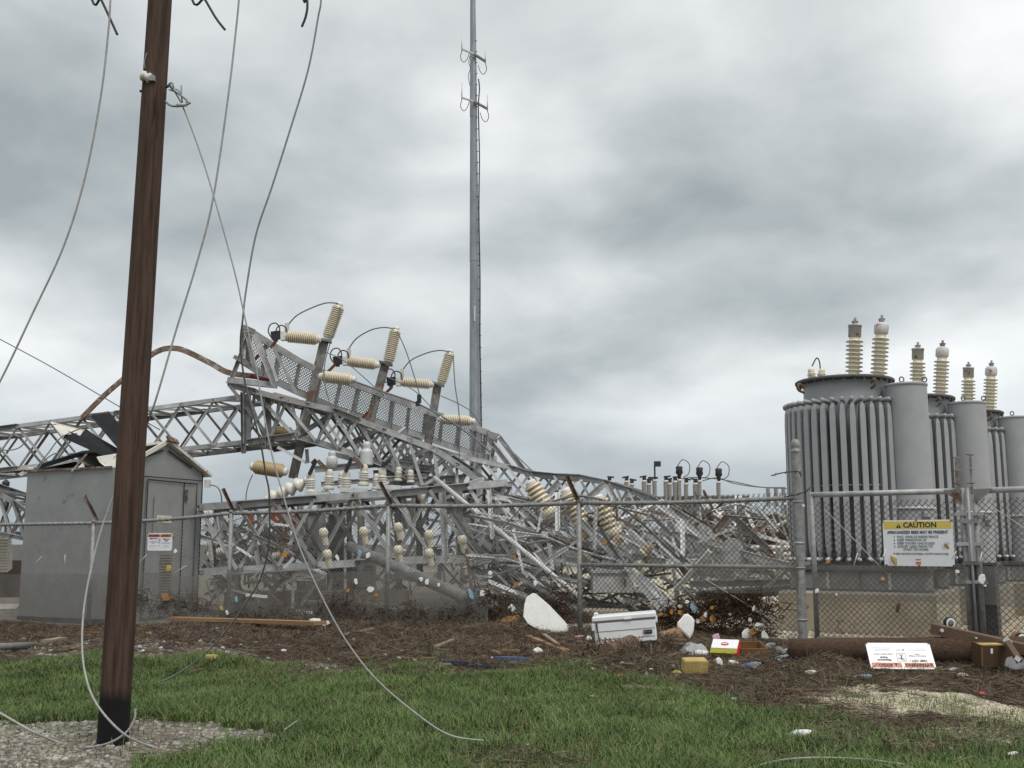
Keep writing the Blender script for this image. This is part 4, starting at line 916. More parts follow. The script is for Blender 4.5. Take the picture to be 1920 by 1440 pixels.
# ================================================================== transformers
def transformer():
    C = Vector((6.08, 19.3, 0)); ZC = 4.38
    r = thing('transformer', C, 'nearest grey power transformer with full ring of radiator fins facing the gate', 'transformer', 'three power transformers in a row')
    Tm = Matrix.Translation(C)
    mb = MB(); mb.lathe([(.73, .98), (.73, 4.28), (.76, 4.30), (.76, 4.34)], 40, Tm); tank = part('tank', mb, 'xf_paint', r)
    mb = MB(); mb.lathe([(.86, 4.34), (.875, 4.35), (.875, 4.385), (.85, 4.40), (.5, 4.44)], 40, Tm); cov = part('cover', mb, 'xf_dark', r)
    for k in range(30):
        a = R(k * 12); mb = MB(); mb.box(C + Vector((.835 * math.cos(a), .835 * math.sin(a), 4.32)), (.035, .035, .06)); part('cover_bolt', mb, 'xf_dark', cov)
    f0 = Vector((-.3, -.954, 0)); r0 = Vector((.954, -.3, 0))
    fin = MB()   # one radiator panel: x radial, y across
    prof = [(.82, .016), (1.0, .046), (1.085, .048), (1.085, -.048), (1.0, -.046), (.82, -.016)]
    zs = [(1.22, .25), (1.34, .8), (1.56, 1), (3.60, 1), (3.80, .8), (3.89, .3)]; n = 6; vs = []
    for z, k in zs:
        for x, y in prof: vs.append((1.0 + (x - 1.0) * (.6 + .4 * k), y * k, z))
    fin.add(vs, [(i * n + j, i * n + (j + 1) % n, (i + 1) * n + (j + 1) % n, (i + 1) * n + j) for i in range(len(zs) - 1) for j in range(n)] + [tuple(range(n))[::-1], tuple((len(zs) - 1) * n + j for j in range(n))])
    fme = fin.mesh('radiator_fin', 'xf_paint')
    hd = MB(); hd.tube([(.70, 0, 3.92), (1.08, 0, 3.94), (1.11, 0, 3.935)], [.03, .042, .02], 8); hme = hd.mesh('header_pipe', ['xf_paint']); hd = MB(); hd.tube([(.70, 0, 1.20), (1.08, 0, 1.19), (1.12, 0, 1.19)], [.03, .042, .03], 8); hm2 = hd.mesh('header_pipe', ['xf_paint'])
    for k in range(-11, 6):
        a = R(k * 9 - 3); dr = f0 * math.cos(a) + r0 * math.sin(a); an = math.atan2(dr.y, dr.x)
        for nm, me in (('radiator_fin', fme), ('header_pipe', hme), ('header_pipe', hm2)):
            o = bpy.data.objects.new(nm, me); COL.objects.link(o); o.parent = r; o.rotation_euler = (0, 0, an)
        kb = MB(); kb.lathe([(.0, -.03), (.035, -.02), (.035, .02), (.0, .03)], 8, Matrix.Translation(C + dr * 1.14 + Vector((0, 0, 1.19))) ); part('drain_knob', kb, 'cap_white', r)
    # strap round the fins
    pts = [C + (f0 * math.cos(R(k)) + r0 * math.sin(R(k))) * 1.02 + Vector((0, 0, 2.45)) for k in range(-102, 42, 6)]
    mb = MB(); mb.tube(pts, .012, 6); part('fin_strap', mb, 'xf_paint', r)
    # side cylinder
    S = Vector((6.9, 18.5, 0)); Sm = Matrix.Translation(S)
    mb = MB(); mb.lathe([(.35, 1.08), (.35, 2.04)], 36, Sm); cyl = part('lower_cylinder', mb, 'xf_paint', r)
    mb = MB(); mb.lathe([(.35, 2.07), (.35, 4.17), (.365, 4.175), (.365, 4.21), (.34, 4.22), (.1, 4.24)], 36, Sm); part('upper_cylinder', mb, 'xf_paint', r)
    mb = MB(); mb.lathe([(.375, 2.035), (.375, 2.075)], 36, Sm); part('joint_ring', mb, 'galv_light', r)
    for dx in (-.1, .3):
        mb = MB(); mb.tube([S + Vector((dx + .04 * math.cos(t), -.1, 4.29 + .045 * math.sin(t))) for t in np.linspace(0, 6.28, 13)], .012, 6, closed=False); part('lifting_eye', mb, 'xf_dark', r)
    mb = MB(); mb.tube(smooth([S + Vector((-.43, -.1, 1.1)), S + Vector((-.43, -.1, 1.95)), S + Vector((-.40, -.1, 2.12)), S + Vector((-.3, -.12, 2.16))]), .04, 8); part('oil_pipe', mb, 'xf_paint', r)
    mb = MB(); mb.box(S + Vector((.10, -.37, 1.95)), (.13, .12, .1)); mb.box(S + Vector((.17, -.36, 1.93)), (.06, .1, .07)); part('valve', mb, 'xf_paint', r)
    mb = MB(); mb.box(S + Vector((.13, -.36, 1.80)), (.09, .03, .02)); part('valve_handle', mb, 'rusty', r)
    for z in (1.25, 2.6, 3.7): mb = MB(); mb.box(S + (C - S) * .42 + Vector((0, 0, z)), (.35, .35, .08)); part('bracket', mb, 'xf_dark', r)
    # bushings
    def bush(dx, dy, tilt_, h, wd, k):
        p = C + Vector((dx, dy, ZC + .02)); q = p + Vector((tilt_, .0, h))
        insulator(p, q, wd, 'bush', None, parent=r, caps=False, name='bushing'); dd = (q - p).normalized(); B, _ = basis(p, q)
        mb = MB(); mb.lathe([(.10, 0), (.13, .03), (.13, .17), (.10, .22), (.03, .23)] if k else [(.12, 0), (.12, .2), (.13, .2), (.13, .23), (.05, .24)], 12, Matrix.Translation(q) @ B.to_4x4()); cp = part('bushing_cap', mb, 'cap_rust', r)
        mb = MB(); mb.lathe([(.05, 0), (.05, .05), (.025, .06), (.025, .14)], 8, Matrix.Translation(q + dd * .225) @ B.to_4x4()); mb.box(q + dd * .29, (.11, .05, .03)); part('terminal', mb, 'galv_dark', cp)
    bush(.27, .30, .06, .88, .32, 0); bush(.62, -.02, .09, .86, .31, 1)
    for dx, dy, t in ((-.54, .15, -.02), (-.37, .2, .03)):
        p = C + Vector((dx, dy, ZC + .02)); insulator(p, p + Vector((t, 0, .26)), .16, 'post', None, ('porcelain', 'porcelain_groove'), parent=r, caps=False, name='small_bushing')
    q = C + Vector((-.37, .2, ZC + .28)); mb = MB(); mb.tube(smooth([q, q + Vector((-.01, 0, .14)), q + Vector((-.06, 0, .2)), q + Vector((-.15, 0, .05))]), .012, 6); part('jumper', mb, 'black', r)
    mb = MB(); mb.lathe([(.1, 0), (.12, .06), (.08, .14), (.02, .17)], 10, Matrix.Translation(C + Vector((-.02, .1, ZC + .03)))); mb.box(C + Vector((-.12, .1, ZC + .09)), (.12, .12, .1)); part('relief_valve', mb, 'cap_white', r)
    for dx, dy in ((-.82, -.3), (.2, -.86), (.85, .15)):
        p = C + Vector((dx, dy, 4.24)); mb = MB(); mb.tube(smooth([p, p + Vector((dx * .12, dy * .12, .05)), p + Vector((dx * .14, dy * .14, -.05)), p + Vector((0, 0, -.1))]), .025, 6); part('lifting_hook', mb, 'rusty', r)
    # steel skid under the tank
    Rz = Matrix.Rotation(R(-30), 3, 'Z'); c0 = Vector((6.2, 18.75, 0))
    for s in (-.85, .85):
        for z, wd in ((.70, .22), (1.0, .22)): mb = MB(); mb.box(c0 + Rz @ Vector((0, s, z)), (2.3, wd, .03), Rz); part('skid_flange', mb, 'xf_dark', r)
        mb = MB(); mb.box(c0 + Rz @ Vector((0, s, .85)), (2.3, .03, .27), Rz); part('skid_web', mb, 'galv', r)
        for k in range(-2, 3): mb = MB(); mb.box(c0 + Rz @ Vector((k * .5, s - .05, .85)), (.04, .10, .268), Rz); part('skid_stiffener', mb, 'galv_light' if k % 2 else 'galv_dark', r)
    mb = MB(); mb.box(c0 + Rz @ Vector((0, 0, 1.05)), (2.2, 2.0, .06), Rz); part('base_plate', mb, 'xf_dark', r)
    return r
T1 = transformer()
def plinth(c, label):
    Rz = Matrix.Rotation(R(-30), 3, 'Z'); mb = MB(); hx, hy, h, b = 1.25, 1.3, .675, .03
    pts = [(-hx, -hy), (hx, -hy), (hx, hy), (-hx, hy)]; vs = []
    for z, k in ((-.1, 0), (h - b, 0), (h, b)): vs += [Vector(c) + Rz @ Vector((x - math.copysign(k, x), y - math.copysign(k, y), z)) for x, y in pts]
    mb.add(vs, [(i * 4 + j, i * 4 + (j + 1) % 4, (i + 1) * 4 + (j + 1) % 4, (i + 1) * 4 + j) for i in range(2) for j in range(4)] + [(8, 9, 10, 11)])
    solo('concrete_plinth', mb, 'concrete', label, 'plinth', 'plinths under the transformers')
STEP = Vector((2.1, 2.45, 0)); c0 = Vector((6.2, 18.75, 0))
for k, lb in enumerate(('stained concrete plinth under the nearest transformer, right of the fence post', 'concrete plinth under the middle transformer', 'concrete plinth under the farthest transformer at the right edge')): plinth(c0 + STEP * k, lb)
for k, lb in ((1, 'middle grey power transformer half hidden behind the nearest one'), (2, 'farthest grey power transformer cut off by the right edge')): t = copy_tree(T1, None, STEP * k); t['label'] = lb

# ================================================================== collapsed lattice steel
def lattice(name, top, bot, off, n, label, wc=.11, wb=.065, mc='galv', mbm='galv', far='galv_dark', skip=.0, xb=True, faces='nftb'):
    T, Bt = resample(top, n + 1), resample(bot, n + 1); off = Vector(off); r = thing(name, Vector((Bt[n // 2].x, Bt[n // 2].y, Bt[n // 2].z)), label, 'steel lattice')
    FT, FB = [p + off for p in T], [p + off for p in Bt]
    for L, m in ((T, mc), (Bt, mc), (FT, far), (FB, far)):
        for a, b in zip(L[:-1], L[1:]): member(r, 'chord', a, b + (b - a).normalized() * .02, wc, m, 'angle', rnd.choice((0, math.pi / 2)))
    o2 = Vector((0, .02, 0))
    for i in range(n):
        def br(p, q, m, sh='angle'):
            if rnd.random() < skip: return
            member(r, 'brace', p, q, wb * rnd.uniform(.9, 1.1), m, sh, rnd.choice((0, math.pi / 2, math.pi)))
        if 'n' in faces:
            br(T[i], Bt[i + 1], mbm)
            if xb: br(Bt[i] + o2 * 3, T[i + 1] + o2 * 3, mbm)
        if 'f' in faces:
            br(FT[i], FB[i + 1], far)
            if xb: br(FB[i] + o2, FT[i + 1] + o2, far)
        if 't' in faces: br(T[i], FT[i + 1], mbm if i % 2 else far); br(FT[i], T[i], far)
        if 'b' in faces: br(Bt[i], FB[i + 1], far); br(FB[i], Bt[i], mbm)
    return r
lattice('lattice_beam', pl([(-150, 823, 27.6), (462, 742, 27)]), pl([(-150, 899, 27.6), (462, 828, 27)]), (.25, 1.35, 0), 10, 'long lattice beam slanting in from the left edge behind the shed', .12, .06)
LB = lattice('lattice_beam', pl([(429, 721, 26.8), (520, 745, 26.7), (619, 767, 26.6), (709, 802, 26.5), (811, 840, 26.3), (878, 884, 26.1), (948, 945, 25.8), (1010, 1010, 25.5)]),
        pl([(464, 829, 26.8), (557, 816, 26.7), (640, 843, 26.6), (727, 872, 26.4), (800, 915, 26.2), (850, 960, 26), (900, 1010, 25.8), (960, 1060, 25.5)]), (.3, 1.5, -.05), 13, 'buckled lattice girder sagging below the perforated walkway', .15, .075, 'galv', 'galv')
for a, b, w_, m in (((463, 738), (463, 832), .17, 'galv'), ((455, 735), (457, 850), .1, 'galv_dark'), ((502, 745), (503, 840), .14, 'galv_dark'), ((557, 816), (625, 775), .13, 'galv_dark'), ((640, 838), (710, 806), .13, 'galv_dark'), ((740, 870), (812, 838), .13, 'galv_dark'), ((466, 745), (500, 832), .07, 'galv'), ((500, 835), (540, 745), .08, 'galv'), ((545, 748), (562, 815), .06, 'galv_light'), ((575, 842), (577, 868), .08, 'galv_dark'), ((520, 838), (575, 868), .07, 'galv_light'), ((470, 800), (520, 745), .06, 'galv'), ((600, 830), (655, 770), .06, 'galv_light'), ((660, 790), (690, 850), .05, 'rusty'), ((700, 850), (760, 800), .07, 'galv_light')):
    member(LB, 'brace', P(*a, 26.75), P(*b, 26.75), w_, m)
lattice('lattice_beam', pl([(600, 775, 29.6), (700, 805, 29.4), (813, 845, 29.2), (960, 877, 28.8), (1017, 895, 28.4), (1060, 889, 28.2), (1130, 903, 28), (1200, 925, 27.6), (1245, 945, 27.2), (1330, 1000, 26.5), (1485, 1066, 25)]),
        pl([(620, 850, 29.6), (700, 870, 29.4), (800, 900, 29.2), (900, 920, 28.9), (990, 940, 28.6), (1080, 962, 28.2), (1150, 990, 27.8), (1230, 1030, 27.2), (1300, 1070, 26.5), (1400, 1092, 25.6), (1485, 1098, 25)]), (.4, 1.2, 0), 20, 'long collapsed lattice girder arching down to the gate post', .14, .07, 'galv', 'galv_light', 'galv')
lattice('lattice_beam', pl([(372, 951, 25), (480, 943, 25), (600, 934, 25), (760, 923, 25), (950, 905, 25)]), pl([(372, 1073, 25), (600, 1060, 25), (760, 1050, 25), (960, 1046, 25)]), (.1, 1.1, 0), 8, 'level X-braced lattice beam just behind the fence, under the small insulators', .17, .085, 'galv', 'galv', skip=.05)
lattice('lattice_beam', pl([(925, 930, 25), (1010, 950, 24.8), (1090, 975, 24.6), (1180, 985, 24.4), (1290, 1005, 24), (1345, 1022, 23.8)]), pl([(955, 985, 24.6), (1060, 1010, 24.4), (1130, 1030, 24.2), (1210, 1045, 24), (1300, 1062, 23.8), (1400, 1078, 23.5)]), (.2, .8, .0), 15, 'crumpled ladder-like lattice behind the fence at the centre right', .12, .055, 'galv_light', 'galv_light', 'galv', skip=.1)
lattice('lattice_beam', pl([(-60, 905, 28), (10, 930, 28), (48, 958, 28)]), pl([(-60, 1000, 28), (0, 1000, 28), (45, 1010, 28)]), (.2, 1.2, 0), 4, 'broken lattice end left of the shed', .12, .06)
lattice('lattice_beam', pl([(385, 985, 28.5), (560, 1015, 28)]), pl([(385, 1035, 28.5), (560, 1090, 28)]), (.2, .9, 0), 6, 'low lattice wreckage behind the fence right of the shed', .09, .05, 'galv', 'galv', skip=.2)
lattice('lattice_beam', pl([(880, 1010, 27), (960, 1060, 25), (1090, 1095, 23.5), (1220, 1120, 22.5)]), pl([(890, 1070, 26.5), (960, 1100, 25), (1080, 1130, 23.8), (1200, 1148, 22.8)]), (.3, .9, 0), 8, 'mangled lattice lying low behind the white foam slab', .10, .055, 'galv_dark', 'galv', skip=.2)
# heavy single members, each piece listed by eye
def bent(name, pts, prof, m, parent, up=(0, 0, 1)):
    mb = MB(); mb.sweep(smooth(pts, 6), prof, up); return part(name, mb, m, parent)
def rectp(a, b): return [(-a / 2, -b / 2), (a / 2, -b / 2), (a / 2, b / 2), (-a / 2, b / 2)]
st = thing('bent_strap', P(155, 800, 27), 'rusty bent steel strap arching above the shed roof', 'steel strap')
bent('strap', pl([(152, 785), (195, 742), (240, 703), (275, 672), (297, 658), (318, 653), (345, 657), (395, 681), (430, 699), (490, 707), (520, 712)], 27.2), rectp(.04, .14), 'rusty', st, (0, .25, 1))
pieces = thing('collapsed_frame', P(1180, 1100, 24), 'tangle of bent galvanised angles and channels behind the fence', 'steel wreckage')
HV = [((1085, 975, 24), (1185, 1072, 22.3), .15, 'galv'), ((1185, 1072, 22.3), (1243, 1140, 21.2), .17, 'galv_light'), ((1195, 1075, 22), (1277, 1146, 21), .10, 'galv_light'), ((1225, 1098, 21.7), (1250, 1135, 21), .08, 'galv_light'),
      ((1230, 943, 25), (1320, 1010, 23.5), .09, 'galv_light'), ((1320, 1010, 23.5), (1400, 1040, 22.5), .12, 'galv_light'), ((1400, 1040, 22.5), (1490, 1064, 21), .13, 'galv_light'), ((1368, 962, 23), (1440, 1030, 22.5), .11, 'galv_dark'), ((1366, 964, 23), (1340, 996, 23), .13, 'rusty'), ((1340, 994, 23), (1352, 1010, 23), .11, 'rusty'),
      ((1235, 945, 26), (1300, 1065, 24), .2, 'galv'), ((1300, 1118, 22), (1492, 1106, 20), .2, 'galv_dark'), ((1290, 1095, 22.5), (1490, 1092, 20.5), .14, 'galv'), ((1440, 1100, 20), (1492, 1050, 19.8), .06, 'galv_light'), ((1000, 1000, 25), (1130, 1045, 24.4), .16, 'galv_dark'), ((900, 1045, 24.5), (1060, 1050, 24), .17, 'galv'), ((1060, 1050, 24), (1190, 1075, 23.3), .15, 'galv'),
      ((960, 1075, 24), (1100, 1150, 21.5), .15, 'galv_dark'), ((940, 980, 24.5), (1090, 900, 27), .07, 'galv_light'), ((960, 1035, 24), (1010, 960, 25), .10, 'galv_dark'), ((860, 905, 25.5), (862, 1040, 25), .17, 'galv_dark'), ((828, 900, 25.4), (835, 1045, 25), .16, 'galv'), ((905, 900, 26.5), (905, 1000, 26), .15, 'galv_dark'), ((845, 960, 25.2), (900, 1040, 24.5), .10, 'galv_dark'), ((905, 895, 26), (900, 945, 26), .08, 'galv_light'),
      ((845, 918, 25.5), (905, 900, 25.8), .09, 'galv_light'), ((1060, 905, 27.3), (1100, 940, 27), .12, 'galv'), ((1090, 945, 27), (1135, 905, 27.5), .11, 'galv_dark'), ((1140, 908, 27.4), (1160, 945, 27), .08, 'galv'), ((1010, 945, 27.4), (1050, 902, 27.8), .12, 'galv_dark'), ((910, 812, 30), (962, 880, 28.8), .15, 'galv'), ((935, 818, 30.2), (985, 885, 29), .10, 'galv_dark'), ((935, 822, 30), (1000, 885, 28.8), .04, 'galv_light'), ((905, 806, 30), (937, 815, 30), .13, 'galv'), ((895, 835, 29.8), (890, 895, 29), .14, 'galv_dark'), ((925, 850, 29.8), (925, 880, 29), .2, 'galv')]
for a, b, w_, m in HV: member(pieces, 'steel_member', P(*a), P(*b), w_, m, rnd.choice(('angle', 'angle', 'channel')), rnd.choice((0, .6, 1.57)))
for k in range(380):
    x = rnd.uniform(880, 1475); y = rnd.uniform(955, 1125) if x > 930 else rnd.uniform(920, 1100); an = rnd.choice((rnd.gauss(38, 14), rnd.gauss(-30, 16), rnd.gauss(80, 12), rnd.gauss(12, 10))); L = rnd.uniform(28, 95); Y = rnd.uniform(22.5, 29)
    if y > 1060: Y = min(Y, 24.5)
    c_, s_ = math.cos(R(an)) * L / 2, math.sin(R(an)) * L / 2
    p, q = P(x - c_, y - s_, Y), P(x + c_, y + s_, Y + rnd.uniform(-1, 1))
    if min(p.z, q.z) < .05: continue
    member(pieces, 'steel_member', p, q, rnd.choice((rnd.uniform(.03, .06), rnd.uniform(.05, .11))), rnd.choice(('galv', 'galv', 'galv_light', 'galv_light', 'galv_light', 'galv_dark', 'rusty')), rnd.choice(('angle', 'angle', 'flat', 'bar')), rnd.uniform(0, 3), wd2=None)
for pts, w_, m in (([(1335, 958), (1375, 946), (1405, 950), (1440, 972), (1482, 1012)], .035, 'galv_light'), ([(1345, 958), (1372, 957), (1385, 975), (1392, 1010), (1400, 1035)], .04, 'galv_dark'), ([(1350, 992), (1375, 1000), (1390, 1020), (1405, 1040), (1440, 1052)], .05, 'galv'), ([(1000, 955), (1080, 930), (1160, 950), (1230, 1005), (1290, 1065)], .05, 'galv_dark'), ([(935, 1015), (1010, 1005), (1080, 1030), (1150, 1050)], .06, 'galv'), ([(985, 1020), (1040, 1015), (1100, 1045), (1130, 1100)], .05, 'galv_dark')):
    mb = MB(); mb.tube(smooth(pl(pts, 23.4)), w_ / 2, 7); part('bent_rod', mb, m, pieces)
wl_ = thing('collapsed_frame', P(470, 1090, 26.5), 'tangle of steel scraps behind the fence right of the shed', 'steel wreckage')
for k in range(190):
    x = rnd.uniform(392, 590); y = rnd.uniform(970, 1125); an = rnd.choice((rnd.gauss(45, 12), rnd.gauss(-45, 12), rnd.gauss(5, 12), rnd.gauss(85, 8))); L = rnd.uniform(20, 70); Y = rnd.uniform(24.6, 30)
    if y > 1080: Y = min(Y, 25.5)
    c_, s_ = math.cos(R(an)) * L / 2, math.sin(R(an)) * L / 2; p, q = P(x - c_, y - s_, Y), P(x + c_, y + s_, Y)
    if min(p.z, q.z) < -.1: continue
    member(wl_, 'steel_member', p, q, rnd.uniform(.04, .09), rnd.choice(('galv', 'galv_light', 'galv_dark', 'rusty')), rnd.choice(('angle', 'flat')), rnd.uniform(0, 3))
w3 = thing('collapsed_frame', P(760, 1090, 30), 'pale steel scraps beyond the level lattice beam', 'steel wreckage')
for k in range(250):
    x = rnd.uniform(570, 960); y = rnd.uniform(925, 1105); an = rnd.choice((rnd.gauss(45, 14), rnd.gauss(-45, 14), rnd.gauss(5, 10), rnd.gauss(88, 6))); L = rnd.uniform(18, 75); Y = rnd.uniform(27.5, 36) if y < 1070 else rnd.uniform(25.2, 27.5)
    c_, s_ = math.cos(R(an)) * L / 2, math.sin(R(an)) * L / 2; p, q = P(x - c_, y - s_, Y), P(x + c_, y + s_, Y)
    if min(p.z, q.z) < .1: continue
    member(w3, 'steel_member', p, q, rnd.uniform(.04, .1), rnd.choice(('galv', 'galv_light', 'galv_light', 'galv_dark', 'galv')), rnd.choice(('angle', 'flat', 'bar')), rnd.uniform(0, 3))
fr = thing('lattice_column', P(790, 1090, 27), 'upright steel columns and braces behind the level lattice beam', 'steel column')
for a, b, w_, m in (((603, 925), (604, 1120), .20, 'galv'), ((677, 922), (678, 1120), .18, 'galv'), ((746, 905), (748, 1110), .18, 'galv_dark'), ((785, 930), (788, 1100), .16, 'galv_dark'), ((640, 930), (641, 1120), .10, 'xf_dark'), ((655, 950), (655, 1115), .12, 'xf_dark'), ((563, 945), (563, 1120), .16, 'galv'), ((590, 880), (735, 868), .16, 'galv'), ((735, 868), (810, 880), .18, 'galv'), ((700, 888), (805, 884), .16, 'galv_dark'), ((730, 905), (870, 897), .2, 'galv'), ((785, 860), (830, 845), .10, 'galv_dark'), ((770, 900), (850, 850), .08, 'galv')):
    member(fr, 'column', P(*a, 26.6), P(*b, 26.6), w_, m, 'channel')
# two drum-like bells on the frame
for k, (x, y, h_, wd, lb) in enumerate(((622, 862, 34, 21, 'pale grey dome-topped bell below the sagging girder'), (687, 850, 44, 24, 'pale ribbed bell insulator amid the girder braces'))):
    mb = MB(); p = P(x, y + h_ / 2, 26.3); w_ = wd * .0132; hh = h_ * .0132
    mb.lathe([(w_ * .5, 0), (w_ * .5, hh * .55), (w_ * .42, hh * .66), (w_ * .3, hh * .7), (w_ * .36, hh * .74), (w_ * .3, hh * .8), (w_ * .36, hh * .86), (w_ * .3, hh * .92), (w_ * .2, hh)], 16, Matrix.Translation(p)); solo('bell_housing', mb, 'galv_light', lb, 'bell')
# ------------------------------------------------------------------ perforated walkway standing on edge
def walkway():
    TX = [455, 468, 500, 525, 563, 603, 640, 673, 705, 737, 768, 800, 830, 862, 892, 912, 930]
    tp = [(455, 618), (468, 620), (500, 640), (525, 655), (563, 678), (603, 697), (640, 713), (673, 724), (705, 735), (737, 747), (768, 759), (800, 771), (830, 781), (862, 793), (892, 803), (912, 810), (930, 822)]
    bp = [(452, 676), (465, 684), (492, 702), (515, 714), (552, 732), (591, 749), (628, 766), (662, 777), (698, 788), (731, 799), (762, 809), (795, 818), (824, 829), (856, 840), (886, 850), (905, 855), (922, 860)]
    Ys = np.linspace(26.2, 29.6, len(tp)); T = [P(x, y, Y) for (x, y), Y in zip(tp, Ys)]; B = [P(x, y, Y + .25) for (x, y), Y in zip(bp, Ys)]
    r = thing('walkway', B[8], 'perforated steel walkway tipped on edge above the girder', 'walkway')
    for i in range(len(T) - 1):
        for L, w_ in ((T, .16), (B, .17)): member(r, 'edge_rail', L[i], L[i + 1], w_, 'galv', 'channel', math.pi)
    for i in range(len(T)): member(r, 'cross_rail', T[i], B[i], .13 if i % 2 else .10, 'porcelain_white' if i == 5 else 'galv', 'channel')
    for i in range(len(T) - 1):
        a, b, c, d_ = T[i], T[i + 1], B[i + 1], B[i]; mb = MB(); nrow = 17; ncol = max(4, int((b - a).length / .075)); nb = (b - a).cross(d_ - a).normalized() * .012
        def at(s, t): return (a.lerp(b, s)).lerp(d_.lerp(c, s), t)
        for k in range(nrow + 1):
            t0, t1 = (k - .17) / nrow, (k + .17) / nrow
            mb.add([at(0, t0), at(1, t0), at(1, t1), at(0, t1), at(0, t0) + nb, at(1, t0) + nb, at(1, t1) + nb, at(0, t1) + nb], [(0, 1, 2, 3), (7, 6, 5, 4), (0, 4, 5, 1), (2, 6, 7, 3)])
        for k in range(nrow):
            for j in range(ncol + 1):
                s = (j + (.5 if k % 2 else 0)) / (ncol + .5); e_ = .16 / ncol
                mb.add([at(s - e_, k / nrow), at(s + e_, k / nrow), at(s + e_, (k + 1) / nrow), at(s - e_, (k + 1) / nrow)], [(0, 1, 2, 3)])
        part('grating_panel', mb, 'galv', r)
    # braces in front at the left end
    for a, b, w_, m in (((478, 627), (515, 722), .13, 'galv'), ((468, 622), (432, 716), .09, 'galv'), ((512, 650), (556, 738), .07, 'galv'), ((500, 655), (520, 715), .06, 'galv_light'), ((462, 600 + 22), (478, 690), .09, 'galv'), ((455, 612), (478, 622), .12, 'galv_dark'), ((425, 712), (520, 722), .16, 'galv'), ((438, 668), (480, 690), .10, 'galv_dark')):
        member(r, 'brace', P(*a, 26.0), P(*b, 26.1), w_, m)
    for a, b in (((517, 640), (508, 652)), ((485, 665), (477, 675)), ((630, 682), (615, 697)), ((735, 726), (722, 738)), ((690, 772), (680, 784))): member(r, 'hinge_rod', P(*a, 26.4), P(*b, 26.4), .06, 'rust_red', 'bar')
    mb = MB(); mb.tube([P(520, 717, 26.2), P(470, 705, 26.2)], .05, 8); part('rusty_tube', mb, 'rust_red', r)
walkway()
# ------------------------------------------------------------------ switch posts with their insulators
for k, (t, b, Y) in enumerate((((607, 640), (548, 897), 27.2), ((722, 683), (690, 800), 28.0), ((820, 722), (800, 845), 28.8))):
    lb = ('weathered steel channel post of the leftmost switch', 'weathered steel channel post of the middle switch', 'weathered steel channel post of the rightmost switch')[k]
    p, q = P(*t, Y), P(*b, Y); r = thing('switch_post', q, lb, 'steel post', 'three switch posts on the walkway')
    member(r, 'channel', q, p, .21, 'weathered', 'channel', math.pi); member(r, 'channel_back', q + Vector((.02, .06, 0)), p + Vector((.02, .06, 0)), .19, 'galv_dark', 'flat')
    mb = MB(); mb.box(p + Vector((.02, 0, .02)), (.34, .3, .06), Matrix.Rotation(R(12), 3, 'Y')); part('head_plate', mb, 'galv_dark', r)
W14 = .0136
wh = ('leftmost', 'middle', 'rightmost')
for k, (p, q, wd, Y) in enumerate((((614, 634), (636, 573), 24, 27.2), ((728, 680), (742, 618), 23, 28), ((827, 719), (844, 661), 21, 28.8))): insulator(P(*p, Y), P(*q, Y), wd * .0138, 'banded', f'tilted upright ribbed insulator on top of the {wh[k]} switch post', group='switch insulators')
for k, (p, q, wd, Y) in enumerate((((536, 630), (597, 636), 24, 27.1), ((652, 677), (706, 684), 22, 27.9), ((752, 716), (808, 721), 20, 28.7))):
    insulator(P(*p, Y), P(*q, Y), wd * .0138, 'banded', f'lying ribbed insulator left of the {wh[k]} switch post head', group='switch insulators')
    c = P(p[0] - 18, p[1] - 1, Y); r = thing('switch_clamp', c, f'black switch clamp with looped wires at the {wh[k]} lying insulator', 'switch clamp', 'switch clamps')
    mb = MB(); mb.box(c, (.24, .2, .2), Matrix.Rotation(R(-8), 3, 'Y')); mb.box(c + Vector((.0, -.05, -.12)), (.1, .1, .1)); part('clamp_body', mb, 'black', r)
    mb = MB(); mb.box(c + Vector((.19, 0, -.02)), (.13, .18, .22)); part('clamp_jaw', mb, 'cap_white', r)
    for s in (0, 1):
        x0, y0 = p[0] - 18 + s * 10, p[1] - 8
        mb = MB(); mb.tube(smooth(pl([(x0 + 6, y0 + 4), (x0 + 6, y0 - 8), (x0 - 1, y0 - 16), (x0 - 11, y0 - 13), (x0 - 15, y0 - 1), (x0 - 10, y0 + 10)] if not s else [(x0 + 10, y0 + 4), (x0 + 8, y0 - 7), (x0, y0 - 12), (x0 - 8, y0 - 8), (x0 - 12, y0 + 3)], Y - .1)), .016, 6); part('wire_loop', mb, 'black', r)
    mb = MB(); mb.box(P(p[0] + 2, p[1] - 14, Y), (.1, .1, .28)); part('terminal', mb, 'cap_rust', r)
    a = (613 if k == 0 else 742 if k == 1 else 843, 570 if k == 0 else 615 if k == 1 else 658)
    t_pts = ([(538, 612), (556, 592), (585, 577), (612, 568), (634, 569)], [(652, 657), (668, 635), (695, 619), (720, 614), (740, 617)], [(752, 698), (770, 676), (800, 662), (825, 657), (843, 660)])[k]
    cable('jumper_wire', pl(t_pts, Y), .018, 'conductor', f'arched black jumper wire over the {wh[k]} switch', 'wire', 8, 'switch jumper wires', 6)
insulator(P(604, 706, 26), P(661, 712, 25.9), .30, 'banded', 'lying ribbed insulator in front of the walkway below the leftmost switch'); insulator(P(828, 786, 28.2), P(885, 790, 28.1), .28, 'banded', 'lying ribbed insulator in front of the walkway beside the steel pole')
insulator(P(476, 875, 26.6), P(533, 884, 26.5), .35, 'banded', 'tan ribbed insulator hanging below the girder right of the shed', ('porcelain_tan', 'porcelain_groove'))
